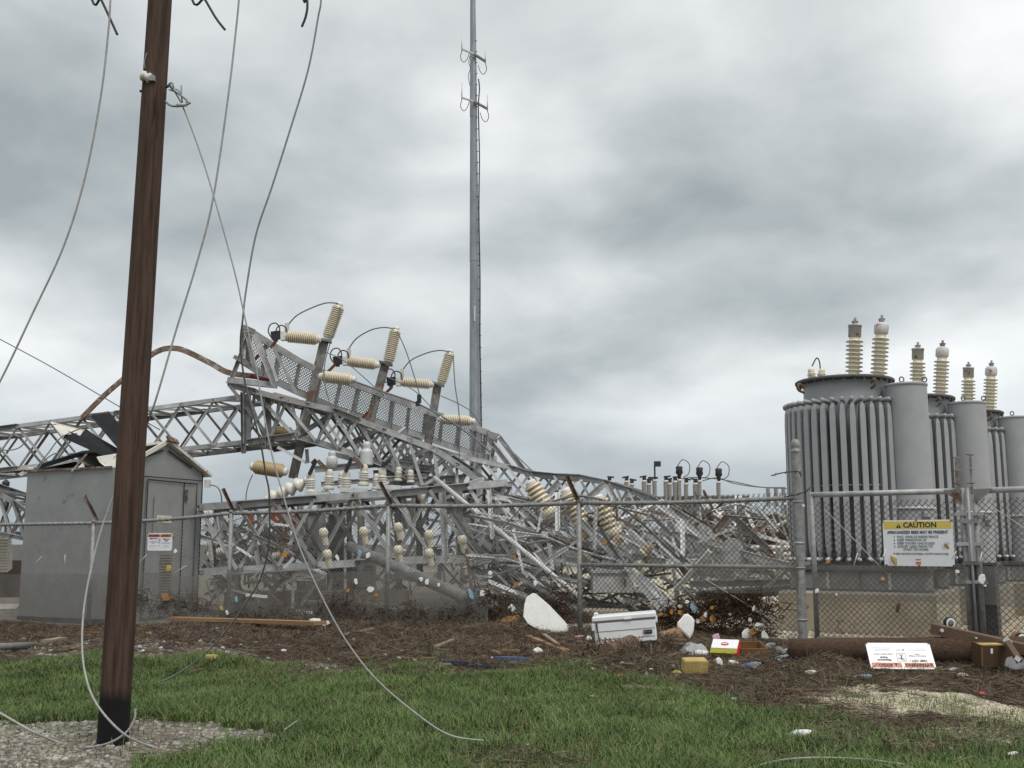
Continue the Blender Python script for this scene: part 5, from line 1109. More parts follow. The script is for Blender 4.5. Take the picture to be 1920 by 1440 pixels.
for p, q, Y, lb in (((508, 744), (560, 758), 27.9, 'ribbed tan insulator half hidden under the walkway left end'), ((508, 808), (548, 812), 27.9, 'ribbed tan insulator behind the girder braces near its left end'), ((640, 776), (690, 788), 28.6, 'ribbed tan insulator under the middle of the walkway'), ((742, 812), (785, 824), 29, 'ribbed tan insulator under the right half of the walkway')): insulator(P(*p, Y), P(*q, Y), .30, 'banded', lb, ('porcelain_tan', 'porcelain_groove'))
for pts, lb in (([(638, 575), (632, 605), (617, 650), (608, 690), (611, 730), (625, 775)], 'black wire hanging from the leftmost upright insulator'), ([(744, 620), (760, 655), (775, 700), (788, 745)], 'black wire hanging from the middle upright insulator'), ([(850, 665), (853, 720), (861, 780), (861, 860)], 'black wire hanging from the rightmost upright insulator'), ([(662, 714), (720, 735), (790, 760), (860, 800), (905, 835), (920, 848)], 'thick black conductor strung in front of the walkway'), ([(610, 660), (650, 680), (720, 742)], 'thin wire between the leftmost and middle switch posts'), ([(722, 705), (780, 735), (830, 790)], 'thin wire between the middle and rightmost switch posts'), ([(826, 742), (860, 757), (885, 773), (900, 795)], 'thin wire from the rightmost switch post to the walkway end'), ([(474, 890), (467, 905), (462, 925), (461, 942)], 'wire hanging from the tan insulator below the girder')):
    cable('wire', pl(pts, 25.8 if pts[0][0] > 600 else 26.5), .022 if 'thick' in lb else .013, 'conductor', lb, 'wire', 8, None, 6)
mb = MB(); mb.box(P(786, 748, 25.8), (.1, .1, .2)); mb.box(P(783, 757, 25.8), (.09, .09, .12)); solo('cable_clamp', mb, 'black', 'black clamp on the thick conductor before the walkway', 'clamp')
# small white post insulators standing in a row on the level beam
row = [(582, 925, 40), (616, 918, 38), (649, 924, 42), (681, 911, 40), (717, 920, 42), (746, 902, 26), (640, 915, 30), (704, 918, 30), (770, 905, 24)]
for k, (x, y, h_) in enumerate(row):
    Y = 25.3 if k < 5 else 26.2; o_ = ('first', 'second', 'third', 'fourth', 'fifth')[k] if k < 5 else ''
    lb = f'{o_} from the left of the white post insulators on the level beam' if k < 5 else ('small white insulator behind the fifth post insulator', 'small white insulator between the second and third post insulators, behind', 'small white insulator between the fourth and fifth, behind', 'rightmost small white insulator of the row')[k - 5]
    insulator(P(x, y, Y), P(x + (2 if k % 2 else 0), y - h_, Y), .26 if k < 5 else .2, 'post', lb, ('porcelain_white', 'porcelain'), 'white post insulators on the level beam', caps=False)
member(fr, 'beam', P(602, 908, 26.3), P(800, 893, 26.3), .12, 'galv', 'channel')
rk = thing('insulator_bench', P(650, 926, 25.2), 'steel base bars carrying the row of white post insulators', 'steel base')
for a, b, w_, m in (((572, 925), (618, 927), .11, 'galv_light'), ((638, 918), (690, 921), .11, 'galv_light'), ((705, 912), (752, 915), .11, 'galv_light'), ((585, 870), (593, 862), .09, 'black'), ((580, 890), (592, 864), .08, 'black'), ((596, 864), (612, 880), .09, 'rusty'), ((648, 885), (660, 858), .08, 'black'), ((662, 858), (680, 875), .09, 'rusty'), ((717, 875), (735, 858), .08, 'black'), ((735, 858), (740, 885), .08, 'galv_dark')): member(rk, 'base_bar', P(*a, 25.2), P(*b, 25.2), w_, m, 'bar')
insulator(P(505, 936, 25.6), P(574, 902, 25.4), .36, 'skirt', 'white skirted insulator string leaning on the level beam', ('porcelain_white', 'porcelain'))
big = [((1031, 965), (996, 907), 34, 24.6, 'largest cream insulator leaning above the fence rail, left of three'), ((1094, 985), (1062, 922), 33, 24.4, 'cream insulator leaning behind the centre fence post'), ((1152, 1003), (1122, 935), 34, 24, 'cream insulator leaning above the fence right of the centre post')]
for p, q, wd, Y, lb in big: insulator(P(*p, Y), P(*q, Y), wd * .0123, 'stack', lb, ('porcelain', 'porcelain_groove'), 'big cream insulators in the wreckage')
for p, q, wd, Y, lb in (((1090, 1012), (1104, 995), 19, 23.9, 'small cream insulator in the wreckage just right of the centre post'), ((1150, 1022), (1164, 1006), 20, 23.8, 'small cream insulator in the wreckage below the rightmost leaning one'), ((1204, 1038), (1222, 1020), 18, 23.6, 'small cream insulator in the wreckage farthest right'), ((1106, 1055), (1092, 1040), 18, 23.6, 'small cream insulator low behind the centre post'), ((1208, 1072), (1194, 1054), 17, 23.4, 'small cream insulator low beside the bright fallen angle'), ((1190, 960), (1204, 975), 15, 25, 'small cream insulator half buried under the arching girder')):
    insulator(P(*p, Y), P(*q, Y), wd * .012, 'stack', lb, ('porcelain', 'porcelain_groove'), 'small cream insulators in the wreckage', caps=False)
for x, y, lb in ((605, 1001, 'upper cream bushing knob left of the leaning pipe'), (612, 1042, 'lower cream bushing knob left of the leaning pipe'), (680, 999, 'cream bushing knob above the leaning pipe'), (745, 991, 'upper cream bushing knob right of the second fence post'), (745, 1034, 'lower cream bushing knob right of the second fence post'), (803, 1005, 'upper cream bushing knob behind the X braces'), (803, 1040, 'lower cream bushing knob behind the X braces'), (865, 1015, 'cream bushing knob behind the bent column'), (668, 946, 'round cream bushing below the level beam'), (790, 935, 'round cream bushing under the right end of the level beam')):
    insulator(P(x + 6, y + 20, 24.4 if y > 960 else 25.9), P(x, y - 11, 24.3 if y > 960 else 25.8), .215, 'knob', lb, ('porcelain', 'porcelain_groove'), 'cream bushing knobs', caps=False)
for k in range(14):
    x, y = [(398, 1040), (412, 1036), (436, 1030), (450, 1042), (468, 1052), (486, 1048), (500, 1058), (520, 1046), (535, 1040), (390, 965), (395, 1020), (530, 950), (515, 942), (560, 938)][k]
    a = rnd.uniform(-1, 1); insulator(P(x - 9, y + 4 * a, 27.2), P(x + 9, y - 5, 27.2), .24, 'skirt', 'broken white insulator piece in the scraps right of the shed', ('porcelain_white', 'porcelain'), 'broken insulators right of the shed', caps=False)
# leaning round pipe, thin pole, cabinets
def pipe(name, p, q, r0, r1, m, label, cat='pipe'):
    mb = MB(); mb.tube([p, q], [r0, r1], 16); return solo(name, mb, m, label, cat)
pipe('leaning_pipe', P(655, 1024, 24.6), P(905, 1135, 20.4), .115, .125, 'galv_dark', 'thick grey pipe leaning down behind the fence to the ground')
mb = MB(); q = P(893, 1120, 20.6); e_ = P(925, 1168, 19.9); mb.tube([q, e_], [.2, .34], 10); solo('pipe_boot', mb, 'xf_dark', 'dark tattered boot at the foot of the leaning pipe', 'pipe boot')
pipe('fallen_rod', P(815, 896, 25), P(1085, 1118, 20.5), .05, .048, 'galv_light', 'long pale round rod lying slantwise through the wreckage', 'rod')
def cabinet(px0, py0, px1, py1, Y, d_, m, label, name='cabinet', cat='cabinet'):
    a, b = P(px0, py1, Y), P(px1, py0, Y); r = thing(name, (a + b) / 2, label, cat); c = (a + b) / 2
    mb = MB(); mb.box(c + Vector((0, d_ / 2, 0)), (b.x - a.x, d_, b.z - a.z)); part('body', mb, m, r)
    mb = MB(); mb.box(c + Vector((0, -.012, -.03)), ((b.x - a.x) * .8, .02, (b.z - a.z) * .78)); dr = part('door', mb, m, r)
    mb = MB(); mb.box(c + Vector(((b.x - a.x) * .3, -.04, 0)), (.03, .04, .16)); part('handle', mb, 'xf_dark', dr)
    mb = MB(); mb.box(c + Vector((0, d_ / 2 - .02, (b.z - a.z) / 2 + .02)), ((b.x - a.x) + .08, d_ + .08, .05)); part('lid', mb, 'galv', r); return r
cabinet(563, 962, 602, 1125, 26.9, .7, 'galv', 'tall grey cabinet behind the fence left of the cream knobs')
cabinet(612, 965, 640, 1122, 27.2, .6, 'xf_dark', 'dark ribbed cabinet between the cream knobs'); cabinet(655, 1055, 700, 1120, 26.8, .6, 'galv', 'grey cabinet under the leaning pipe')
cabinet(1112, 1074, 1186, 1112, 22.6, .7, 'galv', 'grey box behind the fence above the white cooler', 'equipment_box', 'box')
cabinet(425, 1078, 445, 1105, 25.6, .3, 'galv_light', 'small grey box tilted in the scraps right of the shed', 'equipment_box', 'box')
# half-round plate and grey breaker with dark bushings (right)
mb = MB(); pts = [(-.21, 0), (.21, 0), (.21, .38)] + [(.21 * math.cos(R(a)), .38 + .21 * math.sin(R(a))) for a in range(20, 180, 20)] + [(-.21, .38)]
mb.prism(pts, .06, Matrix.Translation(P(1376, 1062, 22.6))); solo('round_top_plate', mb, 'galv', 'round-topped grey steel plate in the wreckage left of the gate post', 'steel plate')
br = thing('breaker_tank', P(1330, 985, 30), 'grey breaker tank with dark ribbed bushing above the wreckage', 'breaker')
mb = MB(); mb.tube([P(1322, 945, 30), P(1365, 1000, 29.6)], [.25, .33], 16); part('tank', mb, 'galv_light', br)
mb = MB(); q0, q1 = P(1298, 968, 29.6), P(1338, 968, 29.6); B_, L_ = basis(q0, q1)
mb.lathe([(.1, 0)] + [(r_, z) for k in range(5) for r_, z in ((.16, .02 + k * .11), (.24, .05 + k * .11), (.24, .08 + k * .11), (.16, .11 + k * .11))] + [(.1, L_)], 14, Matrix.Translation(q0) @ B_.to_4x4()); part('bushing', mb, 'xf_dark', br)
member(br, 'leg', P(1340, 990, 29.7), P(1318, 1090, 29.7), .14, 'galv_dark'); member(br, 'leg', P(1350, 995, 29.7), P(1362, 1095, 29.7), .14, 'galv_dark')
# orange rusty frame far left-centre
og = thing('orange_frame', P(520, 1080, 31), 'rust-orange equipment frame behind the scraps right of the shed', 'frame')
for a, b, w_ in (((470, 962), (472, 1010), .16), ((512, 955), (545, 985), .45), ((530, 965), (535, 1060), .3), ((500, 1030), (545, 1050), .3), ((465, 1035), (500, 1040), .22), ((555, 965), (557, 1060), .2)): member(og, 'frame_bar', P(*a, 31), P(*b, 31), w_, 'orange', 'bar')
# white louvred cabinets at the far left
lv = thing('louvre_bank', P(0, 1160, 29), 'white louvred equipment bank left of the shed', 'louvre bank')
for k in range(12): mb = MB(); mb.box(P(-8, 1008 + k * 5.4, 29), (.75, .3, .045), Matrix.Rotation(R(20), 3, 'X')); part('louvre', mb, 'porcelain_white', lv)
for k in range(5): mb = MB(); mb.box(P(0, 1138 + k * 5, 26.5), (.9, .3, .04), Matrix.Rotation(R(20), 3, 'X')); part('louvre', mb, 'porcelain_white', lv)
mb = MB(); mb.box(P(15, 1085, 30), (1.2, .5, 1.0)); solo('brown_box', mb, 'box_brown', 'dark brown box between louvres and shed', 'box')
lmp = thing('street_lamp', P(10, 925, 60), 'small far lamp seen through the lattice at the left edge', 'lamp')
mb = MB(); mb.tube([P(10.5, 1060, 60), P(10.5, 912, 60)], .07, 6); part('lamp_post', mb, 'black', lmp); mb = MB(); mb.lathe([(.08, 0), (.2, .1), (.22, .3), (.05, .45)], 8, Matrix.Translation(P(10.5, 914, 60))); part('lamp_head', mb, 'black', lmp)

# ================================================================== far switchyard, right of the centre
mat('far_col', (.20, .24, .26), .6, 0, (.30, .25, .20), 3.5)
bm = thing('support_beam', P(1300, 950, 58), 'far steel beam carrying the row of switch columns', 'steel beam')
for a, b, w_ in (((1175, 940), (1405, 936), .45), ((1190, 955), (1400, 953), .5), ((1195, 945), (1195, 1035), .4), ((1390, 945), (1392, 1035), .4), ((1290, 945), (1292, 1035), .35)): member(bm, 'beam', P(*a, 58), P(*b, 58), w_, 'galv', 'channel')
cols = [(1143, 940, 905), (1175, 943, 905), (1185, 943, 910), (1208, 938, 904), (1217, 938, 910), (1228, 936, 903), (1249, 936, 904), (1256, 936, 909), (1266, 935, 905), (1274, 935, 902), (1287, 935, 909), (1304, 934, 909), (1312, 934, 904), (1348, 934, 906)]
od = ('first', 'second', 'third', 'fourth', 'fifth', 'sixth', 'seventh', 'eighth', 'ninth', 'tenth', 'eleventh', 'twelfth', 'thirteenth', 'last')
for k, (x, yb, yt) in enumerate(cols):
    Y = 57.5; p, q = P(x, yb + 14, Y), P(x, yt, Y); r = thing('switch_column', p, f'{od[k]} from the left of the thin far switch columns above the fence', 'insulator', 'far switch columns')
    mb = MB(); L = (q - p).length; mb.lathe([(r_, z) for i in range(12) for r_, z in ((.09, L * i / 12), (.13, L * (i + .4) / 12), (.13, L * (i + .6) / 12))] + [(.09, L)], 8, Matrix.Translation(p)); part('column', mb, 'far_col', r)
    mb = MB(); mb.lathe([(.14, 0), (.14, .1)], 8, Matrix.Translation(q)); part('band', mb, 'cap_white', r)
    mb = MB(); hh = .35
    if k in (9, 12, 13): mb.lathe([(.08, .1), (.1, .3), (.2, .45), (.17, .6), (.2, .75), (.12, .8)], 8, Matrix.Translation(q))
    elif k == 5: mb.box(q + Vector((0, 0, .45)), (.08, .08, .9)); mb.box(q + Vector((.15, 0, .95)), (.35, .2, .28)); mb.box(q + Vector((-.1, 0, .2)), (.5, .2, .1))
    else: mb.box(q + Vector((0, 0, .18)), (.18, .2, .3)); mb.box(q + Vector((.06 * (-1) ** k, 0, .3)), (.36, .14, .08), Matrix.Rotation(R(rnd.uniform(-14, 14)), 3, 'Y'))
    part('switch_head', mb, 'black', r)
    if k in (9, 12, 13): mb = MB(); mb.tube(smooth([q + Vector((-.1, 0, .8)), q + Vector((.2, 0, 1.15)), q + Vector((.55, 0, .9)), q + Vector((.5, 0, .4)), q + Vector((.2, 0, .2))]), .022, 5); part('wire_loop', mb, 'black', r)
for k, x in enumerate((1441, 1456, 1470)):
    p = P(x, 950, 70); q = P(x, 915, 70); mb = MB(); L = (q - p).length; mb.lathe([(r_, z) for i in range(9) for r_, z in ((.1, L * i / 9), (.16, L * (i + .5) / 9))] + [(.1, L)], 8, Matrix.Translation(p)); solo('far_bushing', mb, 'far_col', f'{od[k]} of three far bushings left of the gate post', 'insulator', 'far bushings left of the gate post')
for pts, lb in (([(1277, 898), (1300, 895), (1345, 898), (1380, 904), (1425, 913), (1472, 914)], 'upper thin far conductor left of the gate post'), ([(1315, 902), (1345, 896), (1375, 906), (1420, 913), (1475, 916)], 'lower thin far conductor left of the gate post')): cable('wire', pl(pts, 58), .03, 'conductor', lb, 'wire', 8, None, 5)
fb = thing('far_transformer', P(1445, 1000, 70), 'far dark grey transformer bank left of the gate post', 'transformer')
mb = MB(); mb.box(P(1445, 975, 70), (1.45, 1, .75)); part('tank', mb, 'xf_dark', fb)
for k in range(9): mb = MB(); mb.box(P(1427 + k * 4.5, 976, 69.4), (.05, .2, .65)); part('fin', mb, 'galv_dark', fb)
for a, b in (((1425, 990), (1480, 990)), ((1406, 935), (1406, 1050)), ((1470, 945), (1470, 1050))): member(fb, 'stand_bar', P(*a, 69), P(*b, 69), .35, 'galv')
pp = thing('pipe_rack', P(1450, 1040, 50), 'far pale pipes on a rack left of the gate post', 'pipes')
for y in (1026, 1038): mb = MB(); mb.tube([P(1405, y, 50), P(1560, y, 50)], .09, 8); part('pipe', mb, 'porcelain_white', pp)
for x in (1410, 1440, 1475): member(pp, 'rack_leg', P(x, 1022, 50.2), P(x, 1058, 50.2), .12, 'rusty')
def clump(name, c, sx, sy, sz, m, label, cat, n=1200, L=(.15, .4)):
    """a heap of tangled straw: strips over a lumpy core"""
    mb = MB(); V = []; F = []; 
    for i in range(n):
        a, b = rnd.uniform(0, 6.28), math.asin(rnd.uniform(0, 1)); k = rnd.uniform(.82, 1.06)
        p = Vector(c) + Vector((sx * math.cos(a) * math.cos(b) * k, sy * math.sin(a) * math.cos(b) * k, sz * math.sin(b) * k)); d_ = Vector((rnd.gauss(0, 1), rnd.gauss(0, .6), rnd.gauss(0, .35))).normalized() * rnd.uniform(*L); s = d_.cross(Vector((rnd.gauss(0, 1), -1, .5))).normalized() * rnd.uniform(.003, .007)
        mb.add([p - d_ / 2 - s, p - d_ / 2 + s, p + d_ / 2 + s, p + d_ / 2 - s], [(0, 1, 2, 3)])
    core = MB(); pr = [(.92 * math.cos(t), .92 * math.sin(t)) for t in np.linspace(0, 1.45, 6)]; core.lathe(pr, 16)
    vs = [Vector(c) + Vector((x * sx * (1 + .25 * (float(vn(x * 3 + c[0], y * 3, 2)) - .5)), y * sy, z * sz * (1 + .5 * (float(vn(x * 4, y * 4 + c[1], 7)) - .5)) - .02)) for x, y, z in core.v]; mb.add(vs, core.f, 0, True)
    return solo(name, mb, m, label, cat, kind='stuff')
clump('debris_heap', P(1440, 1020, 52), 2.2, 1, 1.5, 'straw_dark', 'far dark heap of debris left of the gate post', 'debris', 300, (.4, .9))

# ================================================================== washed-up things in front of the fence
def irregular(n, a, b, jit=.25, sq=2.0):
    o = []
    for k in range(n):
        t = 2 * math.pi * k / n; c, s = math.cos(t), math.sin(t); e_ = 2 / sq
        o.append((a * math.copysign(abs(c) ** e_, c) * rnd.uniform(1 - jit, 1 + jit * .4), b * math.copysign(abs(s) ** e_, s) * rnd.uniform(1 - jit, 1 + jit * .4)))
    return o
def chunk(px, py, wp, hp, m, label, cat, name='foam_scrap', group=None, th=.05, lean=25, on='ground', roll=None, n=7, dz=0.0):
    """an irregular slab: on the ground (py = its foot) or caught on the fence (px,py = its middle)"""
    if on == 'ground': c = G(px, py, .03); Y = c.y
    else: c = FP(px, py, -.07 - th); Y = c.y
    k = Y / FPX; a, b = wp * k / 2, hp * k / 2
    poly = irregular(n, a * 1.08, b * 1.08, .42); roll = rnd.uniform(-.5, .5) if roll is None else roll
    mn = min(y for _, y in poly)
    Mx = Matrix.Translation(c + Vector((0, 0, (-mn * math.cos(R(lean)) - .01 + dz) if on == 'ground' else 0))) @ Matrix.Rotation(-R(lean), 4, 'X') @ Matrix.Rotation(rnd.uniform(-.3, .3), 4, 'Z')
    if on != 'ground': Mx = Mx @ Matrix.Rotation(roll, 4, 'Y')
    mb = MB(); nn = len(poly); sh = .82
    vs = [Mx @ Vector((x * sh, 0, z * sh)) for x, z in poly] + [Mx @ Vector((x, th * .3, z)) for x, z in poly] + [Mx @ Vector((x * .97, th, z * .97)) for x, z in poly]
    mb.add(vs, [tuple(range(nn)), tuple(range(3 * nn - 1, 2 * nn - 1, -1))] + [(r_ * nn + i, r_ * nn + (i + 1) % nn, (r_ + 1) * nn + (i + 1) % nn, (r_ + 1) * nn + i) for r_ in (0, 1) for i in range(nn)])
    return solo(name, mb, m, label, cat, group)
def plank(ax, ay, bx, by, wd, th, m, label, name='plank', dz=.03, lift=0.0):
    a, b = G(ax, ay, dz + lift + .03), G(bx, by, dz + .03); B, L = basis(a, b, 0, (0, 0, 1)); mb = MB(); e_ = rnd.uniform(.01, .05)
    vs = []
    for z, sh in ((0, 0), (L * .33, 0), (L * .66, 0), (L, e_)):
        for x, y in ((-1, -1), (1, -1), (1, 1), (-1, 1)): vs.append(a + B @ Vector((x * wd / 2 * (1 + rnd.uniform(-.03, .03)), y * th / 2, z + (sh * x))))
    mb.add(vs, [(i * 4 + j, i * 4 + (j + 1) % 4, (i + 1) * 4 + (j + 1) % 4, (i + 1) * 4 + j) for i in range(3) for j in range(4)] + [(3, 2, 1, 0), (12, 13, 14, 15)])
    return solo(name, mb, m, label, 'plank')
plank(322, 1174, 600, 1187, .24, .06, 'plank', 'long brown board lying before the fence right of the shed', dz=.13)
plank(12, 1166, 76, 1174, .16, .05, 'plank_grey', 'pale notched board at the foot of the shed')
plank(990, 1202, 1064, 1231, .10, .05, 'plank', 'tan batten lying slantwise below the foam slab')
plank(1020, 1201, 1046, 1222, .05, .02, 'plank_grey', 'thin grey lath across the tan batten', dz=.06)
plank(934, 1228, 972, 1229, .05, .03, 'plank', 'short orange-brown slat left of the tan batten'); plank(922, 1229, 936, 1234, .05, .03, 'plank', 'broken end of the short orange-brown slat')
plank(147, 1190, 200, 1193, .06, .03, 'plank', 'thin stick beside the wooden pole in the reeds'); plank(1172, 1290, 1330, 1302, .2, .03, 'plank_grey', 'wide pale board half sunk at the grass edge', dz=-.015)
plank(648, 1197, 700, 1186, .06, .03, 'plank_grey', 'pale splintered stick below the long cable'); plank(970, 1220, 1010, 1218, .06, .02, 'plank', 'thin orange lath below the foam slab'); plank(785, 1254, 842, 1255, .03, .02, 'plank_grey', 'thin stick at the grass edge left of the blue strip')
plank(815, 1222, 850, 1208, .05, .03, 'plank_grey', 'slanting stick in the reeds at the centre'); plank(1082, 1212, 1122, 1218, .04, .02, 'plank', 'thin lath at the left foot of the cooler'); plank(62, 1196, 84, 1194, .12, .04, 'plank', 'short tan block in the reeds left of the pole')
plank(86, 1212, 118, 1206, .16, .06, 'plank_grey', 'stone-like grey plank piece on the gravel strip left of the pole'); plank(1410, 1244, 1440, 1252, .03, .02, 'plank_grey', 'thin stick beside the clear jar')
plank(876, 1258, 918, 1260, .04, .03, 'blue_dark', 'dark blue strip on the left at the grass edge', 'plastic_strip'); plank(828, 1250, 878, 1252, .10, .03, 'blue_dark', 'dark navy strip at the grass edge', 'plastic_strip'); plank(931, 1243, 984, 1245, .07, .04, 'blue_plain', 'blue plastic strip in the reeds', 'plastic_strip')
# the white foam slab
def foam_slab():
    Y = G(1020, 1186).y; k = Y / FPX * 1.0; o = G(1020, 1186); pts = [(-38, 30), (-36, 52), (-32, 66), (-20, 74), (-14, 73), (10, 52), (36, 24), (43, 15), (42, 1), (12, -2), (-10, 5), (-30, 17)]
    pts = [(x * k, y * k) for x, y in pts]; n = len(pts); Mx = Matrix.Translation(o) @ Matrix.Rotation(-R(18), 4, 'X'); mb = MB()
    f = [(x * .985 + .002, y * .985) for x, y in pts]
    vs = [Mx @ Vector((x, 0, y)) for x, y in f] + [Mx @ Vector((x, .012, y)) for x, y in pts] + [Mx @ Vector((x + .03, .16, y + .01)) for x, y in pts]
    mb.add(vs, [tuple(range(n)), tuple(range(3 * n - 1, 2 * n - 1, -1))] + [(r_ * n + i, r_ * n + (i + 1) % n, (r_ + 1) * n + (i + 1) % n, (r_ + 1) * n + i) for r_ in (0, 1) for i in range(n)])
    solo('foam_slab', mb, 'foam', 'big triangular white foam slab leaning by the fence', 'foam slab')
foam_slab()
chunk(1077, 1185, 22, 12, 'foam', 'small white foam piece at the right foot of the foam slab', 'foam scrap', lean=10)
# cooler
def cooler():
    o = G(1176, 1216, .07); B = Matrix.Rotation(R(-8), 3, 'Z') @ Matrix.Rotation(R(-5), 3, 'Y'); r = thing('cooler', o, 'white ice cooler lying tilted in the reeds by the fence', 'cooler')
    def bx(nm, c, s, m, par=r, bev=.02):
        mb = MB(); hx, hy, hz = [v / 2 for v in s]; b = min(bev, hx * .45, hy * .45, hz * .45); vs = []
        prof = [(-hz, b), (-hz + b, 0), (hz - b, 0), (hz, b)]
        for z, i in prof:
            x, y = hx - i, hy - i; q = b * .7
            vs += [(x, y - q, z), (x - q, y, z), (-x + q, y, z), (-x, y - q, z), (-x, -y + q, z), (-x + q, -y, z), (x - q, -y, z), (x, -y + q, z)]
        mb.add([o + B @ (Vector(c) + Vector(v)) for v in vs], [(i * 8 + j, i * 8 + (j + 1) % 8, (i + 1) * 8 + (j + 1) % 8, (i + 1) * 8 + j) for i in range(3) for j in range(8)] + [tuple(range(8))[::-1], tuple(range(24, 32))]); return part(nm, mb, m, par)
    bd = bx('body', (0, 0, .17), (.82, .42, .30), 'white_plastic'); bx('lid', (0, 0, .365), (.86, .45, .075), 'white_plastic'); bx('upper_body', (0, 0, .325), (.835, .43, .008), 'ink_grey', bev=.002)
    bx('mould_line', (0, -.213, .20), (.80, .006, .006), 'ink_grey', bd, .001); bx('mould_line', (0, -.213, .095), (.79, .006, .005), 'ink_grey', bd, .001)
    h = bx('handle', (-.40, -.05, .26), (.09, .32, .12), 'white_plastic'); bx('handle_post', (-.37, -.17, .42), (.06, .06, .07), 'white_plastic'); bx('handle', (.41, -.02, .30), (.06, .3, .09), 'white_plastic')
    mb = MB(); mb.tube(smooth([o + B @ Vector(v) for v in ((-.37, -.225, .32), (-.365, -.235, .2), (-.35, -.235, .08), (-.345, -.23, .0))]), .008, 6); part('rope', mb, 'black', r)
    pl_ = bx('logo_plate', (.30, -.222, .155), (.115, .012, .05), 'ink', r, .002); bx('logo_mark', (.262, -.229, .157), (.018, .006, .024), 'red_orange', r, .001); bx('logo_mark', (.315, -.229, .155), (.06, .005, .010), 'ink_grey', r, .001); bx('latch', (.05, -.228, .345), (.10, .012, .025), 'sign_white', r, .003)
cooler()
# driftwood stump right of the cooler and its straw
def log(p, q, r0, r1, m, label, name='driftwood_log', n=22, ragged=0.0):
    p, q = Vector(p), Vector(q); mb = MB(); K = 14; path = [p.lerp(q, i / K) for i in range(K + 1)]; mb.tube(path, [r0 + (r1 - r0) * i / K for i in range(K + 1)], n, sm=True); d_ = (q - p).normalized()
    for i, v in enumerate(mb.v):
        c = path[min(i // n, K)]; rr = Vector(v) - c; k = 1 + .10 * (float(vn(i % n * .8, (i // n) * .35, 5)) - .5); v2 = c + rr * k
        if ragged and i // n == 0: v2 = v2 - d_ * ragged * float(vn((i % n) * 1.9, .5, 8))
        mb.v[i] = tuple(v2)
    return solo(name, mb, m, label, 'log')
log(G(1138, 1236, .07), G(1222, 1200, .1), .10, .12, 'timber', 'dark square-ended timber half buried under straw right of the cooler')
log(G(1205, 1216, .05), G(1279, 1200, .10), .10, .10, 'plank', 'split pale-cored log end right of the cooler')
clump('reed_heap', tuple(G(1160, 1236)), .55, .3, .13, 'straw', 'heap of brown reeds over the timber before the cooler', 'reeds', 1500)
clump('reed_heap', tuple(G(1225, 1216)), .42, .25, .16, 'straw', 'heap of brown reeds right of the cooler', 'reeds', 1000)
# fallen pole section
lg = log(G(1494, 1246, .155), G(1935, 1250, .165), .155, .165, 'log', 'dark fallen pole section lying along the gate', 'fallen_pole_section', 26, .12)
# cardboard and boxes
def carton(px, py, wd, dp, ht, rz, m, label, name, parts_=None, tilt_=0):
    o = G(px, py, .06); B = Matrix.Rotation(R(rz), 3, 'Z') @ Matrix.Rotation(R(tilt_), 3, 'X'); r = thing(name, o, label, 'box')
    def bx(nm, c, s, mm, par=r): mb = MB(); mb.box(o + B @ Vector(c), s, B); return part(nm, mb, mm, par)
    return r, bx
r, bx = carton(1362, 1236, .3, .25, .15, -25, 'sign_white', 'tilted white, olive and red food carton in the reeds', 'food_carton', tilt_=38)
bx('carton_body', (0, 0, .07), (.34, .24, .13), 'green_olive'); bx('white_panel', (.0, .045, .138), (.335, .16, .006), 'sign_white'); bx('red_side', (.173, 0, .075), (.006, .24, .12), 'red_plastic'); bx('red_side', (0, .122, .075), (.34, .006, .12), 'red_plastic'); bx('orange_corner', (.13, -.122, .07), (.07, .006, .11), 'red_orange'); bx('black_panel', (.07, -.123, .06), (.05, .006, .09), 'ink')
o = G(1362, 1236, .06); B = Matrix.Rotation(R(-25), 3, 'Z') @ Matrix.Rotation(R(38), 3, 'X'); mb = MB(); mb.lathe([(.05, 0), (.05, .004), (.045, .005)], 20, Matrix.Translation(o + B @ Vector((0, .04, .141))) @ B.to_4x4() @ Matrix.Diagonal((1, .55, 1, 1))); part('oval_logo', mb, 'red_plastic', r); mb = MB(); mb.box(o + B @ Vector((0, .04, .147)), (.06, .012, .002), B); part('oval_logo_band', mb, 'sign_white', r)
r, bx = carton(1406, 1234, .3, .25, .15, 12, 'cardboard', 'open brown cardboard tray right of the food carton', 'cardboard_tray', tilt_=15)
for c, s in (((0, 0, .01), (.36, .26, .012)), ((0, -.13, .06), (.36, .012, .11)), ((0, .13, .06), (.36, .012, .11)), ((-.18, 0, .06), (.012, .26, .11)), ((.18, 0, .06), (.012, .26, .11))): bx('tray_panel', c, s, 'cardboard')
r, bx = carton(1870, 1262, .4, .3, .3, 4, 'box_brown', 'dark brown wooden box with torn tan top at the right edge', 'wooden_box', tilt_=6)
bx('box_body', (0, .12, .12), (.33, .24, .235), 'box_brown'); bx('torn_top', (-.05, .07, .243), (.24, .10, .010), 'foam_yellow'); bx('torn_top', (.1, .12, .241), (.1, .14, .008), 'cardboard'); bx('box_seam', (-.168, .0, .12), (.010, .008, .2), 'cardboard'); bx('paper_label', (-.06, -.004, .18), (.025, .006, .055), 'sign_white')
chunk(1906, 1262, 44, 34, 'film', 'translucent grey plastic bag at the right edge', 'plastic bag', 'plastic_bag', th=.15, lean=10); chunk(1912, 1236, 34, 30, 'cardboard', 'tan cardboard flap at the right edge', 'cardboard', 'cardboard_flap', th=.02, lean=15, dz=.12)
